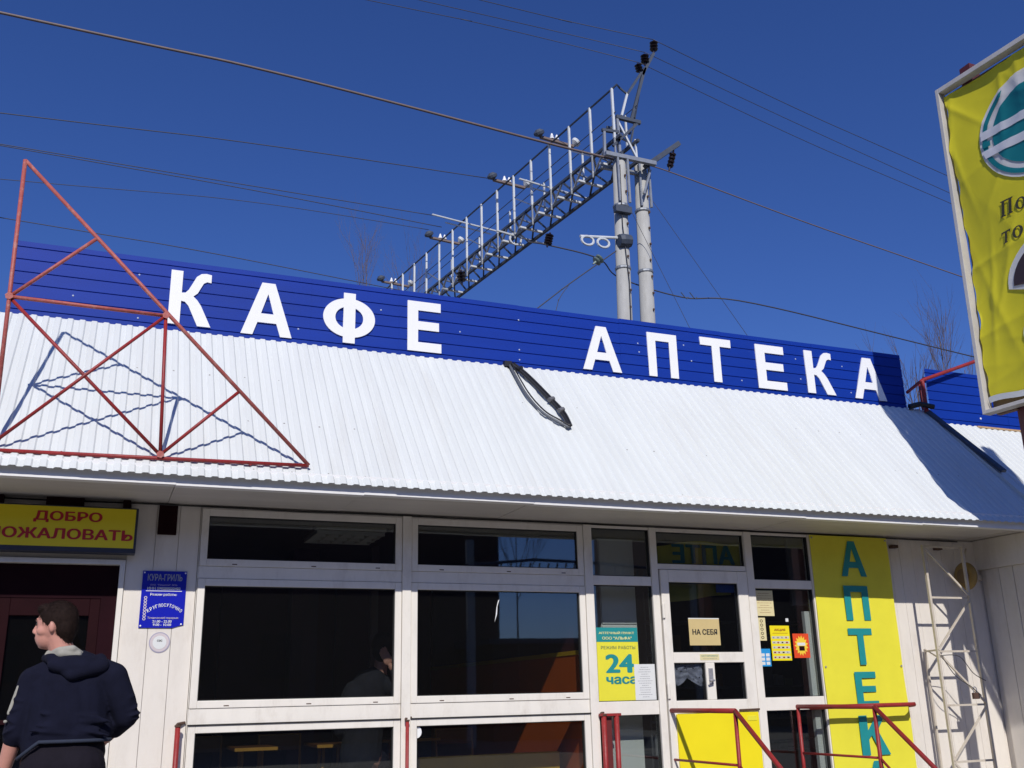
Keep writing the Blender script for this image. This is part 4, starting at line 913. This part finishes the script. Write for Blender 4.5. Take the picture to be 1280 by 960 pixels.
# unseen dark blocks and a tree, added across the street to shape glass reflections
rb = thing('unseen_street_block', 'unseen long dark block added across the street to darken the cafe glass reflections', 'building', (-10, -34, 0))
MB().box(-40, 16.4, -40, -34, 0, 9.6).build('wall', mat('dark brick', (.085, .045, .04), .8, .2, 1), rb); MB().box(-40.3, 16.5, -40.3, -33.7, 9.6, 9.9).build('roof', STEELD, rb)
for k in range(14): MB().box(-38+3.4*k, -36.4+3.4*k, -33.99, -33.9, 2.5, 4.2).build('window', DARKLINE, rb)
rb2 = thing('unseen_street_kiosk', 'unseen low dark kiosk box added across the street to bound the reflected sky', 'building', (30, -30, 0))  # added out of view, keeps the lower part of the reflection dark
MB().box(14.5, 19.0, -36, -30, 0, 3.6).build('wall', mat('dark kiosk wall', (.06, .035, .03), .8, .2, 1), rb2); MB().box(14.3, 19.2, -36.2, -29.8, 3.6, 3.8).build('roof', STEELD, rb2)
MB().box(24.2, 60, -40, -34, 0, 12).build('wall', bpy.data.materials['dark brick'], rb)  # further unseen block, added to close the reflected sky gap
g2 = thing('street_gantry', 'lattice footway girder across the street, mirrored in the cafe window', 'gantry', (18, -28, 0))
for z in (6.9, 6.2): MB().tube([(12, -26, z-.8), (15.5, -28, z-.25), (19, -30, z), (26, -33, z+.1)], .06, 6).build('chord', STEELD, g2)
for k in range(22): xx = 12.6+.5*k; yy_ = -26.3-.53*(xx-12)*.95; zz = 5.5+.30*min(1, (xx-12)/3.5)+.3*min(1, max(0, xx-15.5)/3.5); MB().bar((xx, yy_, zz), (xx+.25, yy_-.1, zz+.75), .05).build('hanger', STEELD, g2)
for xx, yy_ in ((12.2, -26.1), (25.5, -32.8)): MB().tube([(xx, yy_, 0), (xx, yy_, 7)], .16, 10).build('pole', CONC, g2)
bare_tree('unseen bare tree added across the street for the cafe window reflection', 15.6, -30, 9.5, 31, .5, .06, .55)  # out of view, added only for its reflection

# ------------------------------------------------------------------ interiors
lamp = thing('ceiling_lamp', 'unlit square louvred ceiling lamp seen through the upper left cafe window', 'ceiling lamp', (2.0, 1.1, 3.0))
MB().box(1.68, 2.30, .82, 1.42, 3.005, 3.038).build('tray', mat('lamp tray', (.42, .38, .32), .5), lamp)
for k in range(6): MB().box(1.69+.115*k, 1.705+.115*k, .83, 1.41, 2.975, 3.004).build('louvre', CABW, lamp)
for k in range(4): MB().box(1.69, 2.29, .84+.18*k, .855+.18*k, 2.972, 3.003).build('louvre', CABW, lamp)
def table(label, x, y, w=.7):
    t = thing('cafe_table', label, 'table', (x, y, .5), 'tables inside the cafe')
    MB().box(x-w/2, x+w/2, y-.3, y+.3, 1.235, 1.262).build('table_top', TABW, t, bevel=.004)
    MB().box(x-w/2, x+w/2, y-.304, y-.3005, 1.236, 1.261).build('edge_strip', CHRY, t)
    for sx in (-1, 1):
        for sy in (-1, 1):
            MB().tube(smooth_path([Vector((x+sx*.08, y+sy*.08, 1.23)), Vector((x+sx*.10, y+sy*.10, 1.0)), Vector((x+sx*.26, y+sy*.22, .52))]), .014, 7).build('leg', CHRY, t)
    return t
table('cafe table seen through the left lower window, nearest the siding', 1.30, 1.3, .34); table('cafe table seen through the left lower window, nearest the mullion', 1.98, 1.35, .36)
table('cafe table deep inside behind the right lower window', 2.75, 1.9, .6)
def stool(label, x, y):
    t = thing('cafe_chair', label, 'chair', (x, y, .5), 'chairs inside the cafe')
    MB().box(x-.2, x+.2, y-.2, y+.2, .93, .96).build('seat', TABW, t, bevel=.01)
    MB().tube([(x-.18, y+.18, .96), (x-.18, y+.22, 1.33), (x+.18, y+.22, 1.33), (x+.18, y+.18, .96)], .013, 7).build('back_frame', CHRY, t)
    MB().box(x-.17, x+.17, y+.205, y+.225, 1.2, 1.32).build('backrest', TABW, t)
    for sx in (-1, 1):
        for sy in (-1, 1): MB().tube([(x+sx*.17, y+sy*.17, .93), (x+sx*.2, y+sy*.2, .5)], .012, 6).build('leg', CHRY, t)
stool('wooden cafe chair between the two tables in the left lower window', 1.62, 1.6); stool('wooden cafe chair near the siding end of the left lower window', .95, 1.7); stool('wooden cafe chair behind the right lower window', 3.25, 1.6)
cb = thing('white_cabinet', 'tall white cabinet inside the narrow window left of the pharmacy door', 'cabinet', (4.25, .5, .5))
MB().box(4.07, 4.42, .252, .75, .5, 2.93).build('carcass', CABW, cb)
for z0, z1 in ((2.19, 2.92), (1.38, 2.17), (.52, 1.36)): MB().box(4.076, 4.414, .240, .2515, z0, z1).build('door_leaf', CABW, cb)
stk = thing('white_pole', 'white stick leaning inside the narrow window left of the pharmacy door', 'stick', (4.0, .12, .5))
MB().tube([(4.10, .25, .5), (3.90, .10, 2.40)], .010, 8).build('rod', WHITE, stk)
sh = thing('pharmacy_shelf', 'dark shelving with small medicine boxes inside the right pharmacy window', 'shelf', (6.0, 1.6, .5))
rr = random.Random(8)
for z in (1.0, 1.32, 1.64, 1.98, 2.3): MB().box(5.2, 7.4, 1.5, 1.85, z, z+.02).build('shelf_board', mat('grey shelf', (.13, .13, .13), .5) if z == 1.0 else bpy.data.materials['grey shelf'], sh)
for xx in (5.2, 6.3, 7.38): MB().box(xx, xx+.02, 1.5, 1.86, .5, 2.6).build('shelf_side', bpy.data.materials['grey shelf'], sh)
cols = [mat('box tint %d' % k, c, .6) for k, c in enumerate(((.22, .22, .20), (.09, .14, .06), (.20, .12, .04), (.10, .10, .12), (.08, .12, .10), (.25, .25, .25)))]
for z in (1.02, 1.34, 1.66, 2.0):
    xx = 5.26
    while xx < 7.3:
        wdt = rr.uniform(.04, .11); hh = rr.uniform(.06, .2)
        if abs(xx-6.3) > .12 and rr.random() < .8:
            bx = MB().box(xx, xx+wdt, 1.53, 1.60, z, z+hh).build('medicine_box', rr.choice(cols), sh)
        xx += wdt+rr.uniform(.005, .04)
ips = thing('inner_white_post', 'pale upright board just inside the right edge of the right pharmacy window', 'board', (6.1, .16, .5))
MB().box(6.085, 6.16, .07, .11, .5, 2.30).build('board', CABW, ips); MB().box(6.02, 6.20, .14, .17, 2.36, 3.0).build('board', mat('dim board', (.12, .11, .11), .6), ips)

# ------------------------------------------------------------------ people
def blob(items, voxel, smooth_it, name, m, parent, loc):
    bm = bmesh.new()
    for it in items:
        if it[0] == 'c':     # tapered capsule
            _, a, ra, b, rb_ = it; a = Vector(a); b = Vector(b); d = b-a; L = d.length
            rot = d.to_track_quat('Z', 'Y').to_matrix().to_4x4()
            for p, r_ in ((a, ra), (b, rb_)):
                bmesh.ops.create_uvsphere(bm, u_segments=14, v_segments=10, radius=r_, matrix=Matrix.Translation(p))
            if L > 1e-4: bmesh.ops.create_cone(bm, cap_ends=True, segments=14, radius1=ra, radius2=rb_, depth=L, matrix=Matrix.Translation((a+b)/2) @ rot)
        else:                # ellipsoid: centre, radii, euler
            _, c, r3, e = it
            mx = Matrix.Translation(Vector(c)) @ Matrix.Rotation(e[2], 4, 'Z') @ Matrix.Rotation(e[1], 4, 'Y') @ Matrix.Rotation(e[0], 4, 'X') @ Matrix.Diagonal((*r3, 1))
            bmesh.ops.create_uvsphere(bm, u_segments=20, v_segments=14, radius=1, matrix=mx)
    bmesh.ops.recalc_face_normals(bm, faces=bm.faces)
    me = bpy.data.meshes.new(name); bm.to_mesh(me); bm.free()
    o = bpy.data.objects.new(name, me); COL.objects.link(o)
    r_ = o.modifiers.new('r', 'REMESH'); r_.mode = 'VOXEL'; r_.voxel_size = voxel; r_.use_smooth_shade = True
    s = o.modifiers.new('s', 'SMOOTH'); s.factor = .5; s.iterations = smooth_it
    dg = bpy.context.evaluated_depsgraph_get(); me2 = bpy.data.meshes.new_from_object(o.evaluated_get(dg))
    bpy.data.objects.remove(o); bpy.data.meshes.remove(me)
    me2.name = name; return place_mesh(me2, name, m, parent, smooth=True)
SKIN = mat('skin', (.56, .27, .21), .5, .08, 14, .05); HAIR = mat('dark brown hair', (.020, .011, .009), .75, .4, 60, .5, spec=.15)
NAVY = mat('navy hoodie', (.008, .009, .022), .95, .2, 10, .35, bscale=260, spec=.15); TROU = mat('black trousers', (.010, .008, .014), .9, .2, 10, .2, spec=.2)
TRIM = mat('grey blue hem', (.022, .030, .055), .9, .1, 20); GREYC = mat('light grey collar', (.34, .33, .29), .9, .1, 20)
pr_ = thing('person', 'person in a navy hoodie seen from behind, face turned left, at the cafe door', 'person', (-.10, -1.28, .5))
HC = Vector((-.200, -1.30, 2.045))       # head centre, face towards -x and slightly away from the camera
fd = Vector((-.93, .36, 0)).normalized(); sdv = Vector((-fd.y, fd.x, 0)); fa = math.atan2(fd.y, fd.x)
def hp(a, b, c): return HC+(fd*a+sdv*b+Vector((0, 0, c)))*1.07
SHL = Vector((-.285, -1.26, 1.745)); SHR = Vector((.125, -1.34, 1.755)); ELL = Vector((-.345, -1.27, 1.475)); HAL = Vector((-.395, -1.20, 1.245))
ELR = Vector((.215, -1.33, 1.545)); HAR = Vector((.125, -1.12, 1.43))
body_ = [('e', hp(0, 0, .012), (.098, .076, .106), (0, 0, fa)), ('e', hp(.038, 0, -.055), (.062, .056, .066), (0, 0, fa)), ('e', hp(.060, 0, -.098), (.024, .026, .020), (0, 0, fa)),
        ('c', hp(.098, 0, .012), .008, hp(.113, 0, -.026), .0115), ('e', hp(.103, 0, -.033), (.014, .017, .009), (0, 0, fa)), ('e', hp(.092, 0, .032), (.012, .042, .010), (0, 0, fa)),
        ('e', hp(.094, 0, -.060), (.011, .020, .0065), (0, 0, fa)), ('e', hp(.090, 0, -.071), (.012, .018, .008), (0, 0, fa)),
        ('e', hp(.045, .052, -.025), (.035, .018, .026), (0, 0, fa)), ('e', hp(.045, -.052, -.025), (.035, .018, .026), (0, 0, fa)),
        ('e', hp(-.012, .079, -.008), (.016, .009, .031), (0, 0, fa+.35)), ('e', hp(-.012, -.079, -.008), (.016, .009, .031), (0, 0, fa-.35)),
        ]
body = [(t_[0], t_[1], (t_[2][0]*1.07, t_[2][1]*1.07, t_[2][2]*1.07), t_[3]) if t_[0] == 'e' else t_ for t_ in body_]
body += [('c', HC+Vector((.01, -.01, -.05)), .060, Vector((-.11, -1.29, 1.80)), .075),
        ('c', SHL, .06, ELL, .048), ('c', ELL, .050, HAL, .034), ('c', SHR, .06, ELR, .048), ('c', ELR, .05, HAR, .034),
        ('c', (-.11, -1.28, 1.72), .13, (-.09, -1.29, 1.45), .12), ('c', (-.17, -1.28, 1.38), .10, (-.19, -1.27, 1.0), .08), ('c', (-.01, -1.30, 1.38), .10, (.02, -1.29, 1.0), .08),
        ('c', (-.19, -1.27, 1.0), .078, (-.20, -1.29, .60), .045), ('c', (.02, -1.29, 1.0), .078, (.03, -1.31, .60), .045),
        ('c', (-.20, -1.29, .56), .04, (-.22, -1.16, .54), .032), ('c', (.03, -1.31, .56), .04, (.03, -1.18, .54), .032)]
def hand(w, d, side, curl=.35):
    w = Vector(w); d = Vector(d).normalized(); s = Vector(side).normalized(); n = d.cross(s); out = [('e', w+d*.045, (.040, .018, .046), (0, 0, 0))]
    for k, (o_, L) in enumerate(((-.030, .070), (-.010, .078), (.010, .074), (.029, .058))):
        a = w+d*.075+s*o_; b = a+(d+n*curl*.4).normalized()*L*.5; c = b+(d+n*curl*1.4).normalized()*L*.5; out += [('c', a, .0095, b, .0088), ('c', b, .0088, c, .0075)]
    a = w+d*.02-s*.035; b = a+(d*.6-s*.7).normalized()*.035; out += [('c', a, .012, b, .0105), ('c', b, .0105, b+(d*.9-s*.15+n*.4).normalized()*.035, .0085)]
    return out
body += hand(HAL, (-.05, .05, -1), (0, 1, 0)) + hand(HAR, (-.5, .8, -.2), (0, 0, 1))
blob(body, .0065, 3, 'body', SKIN, pr_, None)
hair = [('e', hp(-.012, 0, .035), (.100, .083, .100), (0, 0, fa)), ('e', hp(-.050, 0, -.005), (.062, .074, .075), (0, 0, fa)), ('c', hp(-.055, 0, -.04), .055, hp(-.050, 0, -.075), .045), ('e', hp(.060, 0, .088), (.040, .056, .028), (0, .3, fa)),
        ('c', hp(-.005, .071, .02), .012, hp(.012, .070, .0), .007), ('c', hp(-.005, -.071, .02), .012, hp(.012, -.070, .0), .007)]
hair = [(t_[0], t_[1], (t_[2][0]*1.07, t_[2][1]*1.07, t_[2][2]*1.07), t_[3]) if t_[0] == 'e' else t_ for t_ in hair]
ho = blob(hair, .006, 2, 'hair', HAIR, pr_, None)
mb = MB(); rr = random.Random(5); off = root_loc(pr_); fs = [f for f in ho.data.polygons]
for k in range(5200):
    f = rr.choice(fs); c = f.center+off; n_ = f.normal; d = (-fd*.5+Vector((0, 0, -1.0 if c.z < HC.z+.07 else -.15))+Vector((rr.uniform(-.4, .4), rr.uniform(-.4, .4), rr.uniform(-.3, .3))))
    if (c-HC).dot(fd) > .035 and c.z > HC.z+.03: d = fd*.5+Vector((rr.uniform(-.3, .3), rr.uniform(-.3, .3), .45))
    d = (d-n_*d.dot(n_)*.75).normalized(); L = rr.uniform(.012, .026); sd2 = d.cross(n_).normalized()*.0011
    a = c-d*L*.3; e = c+d*L*.7+n_*rr.uniform(.002, .007); b_ = len(mb.v); mb.v += [tuple(a-sd2), tuple(a+sd2), tuple(e)]; mb.f.append((b_, b_+1, b_+2))
mb.build('hair_strands', HAIR, ho, kind='stuff')
for s in (1, -1):
    MB().lathe(hp(.0875, .031*s, .010), [(.010, 0), (.009, .004), (.004, .006)], 10, fd+sdv*.4*s).build('eye', BLK, pr_)
    blob([('c', hp(.096, .016*s, .030), .004, hp(.086, .048*s, .033), .003)], .003, 1, 'eyebrow', HAIR, pr_, None)
hood = [('c', (-.11, -1.28, 1.70), .165, (-.085, -1.29, 1.52), .180), ('c', (-.18, -1.275, 1.69), .125, (-.175, -1.285, 1.40), .140), ('c', (-.01, -1.31, 1.70), .125, (.005, -1.305, 1.40), .140), ('c', (-.15, -1.29, 1.46), .155, (-.04, -1.30, 1.46), .160), ('c', (-.14, -1.29, 1.38), .150, (-.04, -1.30, 1.38), .155),
        ('c', (-.21, -1.28, 1.50), .085, (.06, -1.31, 1.48), .10),
        ('c', (-.15, -1.28, 1.81), .085, SHL, .080), ('c', (-.06, -1.30, 1.83), .085, SHR, .087),
        ('c', SHL, .082, ELL, .068), ('c', ELL, .068, ELL.lerp(HAL, .10), .060), ('c', SHR, .085, (.19, -1.34, 1.62), .076), ('c', (.19, -1.34, 1.62), .076, ELR, .066), ('c', ELR, .066, ELR.lerp(HAR, .55), .055)]
# folds in the sleeves and back
rr = random.Random(2)
for k in range(9):
    t = k/8; p = SHR.lerp(ELR, .25+.8*t); hood.append(('e', p+Vector((.035, -.03, 0))*(1 if k % 2 else .6), (.050, .050, .013), (rr.uniform(-.5, .5), rr.uniform(-.6, .2), rr.uniform(0, 3))))
    p = SHL.lerp(ELL, .3+.75*t); hood.append(('e', p+Vector((-.025, -.03, 0))*(1 if k % 2 else .5), (.050, .050, .012), (rr.uniform(-.5, .5), rr.uniform(-.2, .6), rr.uniform(0, 3))))
for k in range(8):
    z = 1.445+.012*k; x0 = -.08+rr.uniform(-.08, .08); hood.append(('e', (x0, -1.43, z+rr.uniform(-.02, .05)), (.16, .030, .012), (0, rr.uniform(-.25, .25), rr.uniform(-.1, .1))))
hb = blob(hood, .009, 3, 'hoodie', NAVY, pr_, None)
def hem_z(x): return 1.422-.85*max(0, -.22-x)
bm = bmesh.new(); bm.from_mesh(hb.data); off = root_loc(pr_)     # open lower edge of the hoodie
dead = [f for f in bm.faces if (lambda c: c.z+off.z < hem_z(c.x+off.x) and -.335 < c.x+off.x < .155)(f.calc_center_median())]
bmesh.ops.delete(bm, geom=dead, context='FACES'); bm.to_mesh(hb.data); bm.free()
blob([('e', (-.075, -1.385, 1.825), (.150, .080, .055), (.35, .05, 0)), ('c', (-.20, -1.36, 1.860), .033, (-.09, -1.435, 1.775), .036), ('c', (-.09, -1.435, 1.775), .036, (.06, -1.40, 1.82), .044), ('c', (.06, -1.40, 1.82), .042, (.05, -1.33, 1.855), .038), ('c', (-.20, -1.36, 1.860), .033, (-.23, -1.27, 1.87), .03), ('c', (-.03, -1.30, 1.87), .035, (.07, -1.33, 1.83), .035)], .007, 4, 'hood', NAVY, hb, None)
blob([('c', (-.225, -1.30, 1.900), .013, (-.165, -1.370, 1.908), .020), ('c', (-.165, -1.370, 1.908), .020, (-.10, -1.372, 1.915), .022), ('c', (-.10, -1.372, 1.915), .022, (-.045, -1.33, 1.888), .014), ('c', (-.225, -1.30, 1.885), .02, (-.15, -1.375, 1.89), .026), ('c', (-.15, -1.375, 1.89), .026, (-.07, -1.36, 1.885), .024)], .006, 3, 'collar', GREYC, hb, None)
# pale stripe on the outer left sleeve
blob([('c', SHL+Vector((-.070, -.036, -.03)), .013, SHL.lerp(ELL, .62)+Vector((-.066, -.036, 0)), .012), ('e', ELL+Vector((-.055, -.055, .06)), (.012, .012, .010), (0, 0, 0))], .006, 2, 'sleeve_stripe', GREYC, hb, None)
hp_ = [Vector((-.088+.233*math.copysign(abs(math.cos(R(t)))**.85, math.cos(R(t))), -1.293+.166*math.copysign(abs(math.sin(R(t)))**.75, math.sin(R(t))), 0)) for t in range(0, 361, 10)]
for p in hp_: p.z = hem_z(p.x)+.004
MB().tube(hp_, .010, 8, False).build('hem', TRIM, hb, smooth=True)
blob([('e', (-.088, -1.293, 1.36), (.215, .150, .16), (0, 0, 0)), ('c', (-.14, -1.30, 1.35), .145, (-.04, -1.30, 1.35), .150), ('c', (-.17, -1.33, 1.28), .140, (-.01, -1.35, 1.28), .145), ('c', (-.18, -1.29, 1.26), .125, (-.19, -1.27, 1.0), .09), ('c', (.01, -1.31, 1.26), .13, (.02, -1.29, 1.0), .09),
      ('c', (-.19, -1.27, 1.0), .09, (-.20, -1.29, .58), .07), ('c', (.02, -1.29, 1.0), .09, (.03, -1.31, .58), .07)], .010, 3, 'trousers', TROU, pr_, None)
for xx in (-.21, .03): blob([('c', (xx, -1.31, .545), .045, (xx-.01, -1.15, .535), .036)], .008, 2, 'shoe', BLK, pr_, None)

# seated person inside, behind the left cafe window
ps = thing('person', 'person in a dark sweater sitting inside the cafe window with a hand on the head', 'person', (2.15, .75, .5))
hd = Vector((2.262, .74, 2.02))
bod = [('e', hd, (.078, .095, .110), (0, 0, 0)), ('e', hd+Vector((.02, .05, -.05)), (.055, .05, .06), (0, 0, 0)), ('e', hd+Vector((.03, .10, -.02)), (.012, .02, .02), (0, 0, 0)), ('c', hd, .05, (2.24, .76, 1.78), .06),
       ('e', hd+Vector((.075, .01, -.01)), (.008, .015, .03), (0, 0, 0)), ('e', hd+Vector((-.075, .01, -.01)), (.008, .015, .03), (0, 0, 0)),
       ('c', (2.15, .78, 1.70), .13, (2.13, .82, 1.15), .15), ('c', (2.08, .95, 1.1), .09, (2.12, 1.35, 1.05), .07), ('c', (2.25, .95, 1.1), .09, (2.3, 1.35, 1.05), .07), ('c', (2.12, 1.35, 1.05), .07, (2.12, 1.35, .58), .045), ('c', (2.3, 1.35, 1.05), .07, (2.3, 1.35, .58), .045),
       ('c', (2.32, .72, 1.70), .05, (2.46, .54, 1.66), .04), ('c', (2.46, .54, 1.66), .04, (2.30, .60, 1.86), .028)]
bod += hand((2.290, .605, 1.880), (-.52, .05, .85), (-.80, 0, -.55), .3)
blob(bod, .0065, 2, 'body', SKIN, ps, None)
blob([('e', hd+Vector((-.004, -.015, .025)), (.094, .108, .112), (0, 0, 0)), ('e', hd+Vector((-.02, -.04, -.04)), (.080, .070, .075), (0, 0, 0))], .007, 2, 'hair', HAIR, ps, None)
DK = mat('charcoal sweater', (.014, .013, .022), .95, .2, 10, .3, bscale=200)
blob([('c', (2.20, .77, 1.76), .11, (2.07, .80, 1.62), .14), ('c', (2.16, .79, 1.70), .15, (2.11, .82, 1.18), .17), ('c', (2.03, .79, 1.68), .08, (1.94, .82, 1.40), .075), ('c', (1.94, .82, 1.40), .07, (2.05, 1.05, 1.30), .05), ('c', (2.26, .76, 1.74), .075, (2.36, .70, 1.69), .07), ('c', (2.36, .70, 1.69), .065, (2.46, .54, 1.66), .058), ('c', (2.46, .54, 1.66), .056, (2.325, .595, 1.825), .042)], .009, 4, 'sweater', DK, ps, None)
blob([('c', (2.08, .88, 1.1), .12, (2.12, 1.35, 1.06), .085), ('c', (2.25, .88, 1.1), .12, (2.3, 1.35, 1.06), .085), ('c', (2.12, 1.36, 1.05), .085, (2.12, 1.36, .56), .06), ('c', (2.3, 1.36, 1.05), .085, (2.3, 1.36, .56), .06)], .01, 3, 'trousers', TROU, ps, None)
for xx in (2.12, 2.3): blob([('c', (xx, 1.34, .545), .045, (xx, 1.48, .535), .036)], .008, 2, 'shoe', BLK, ps, None)
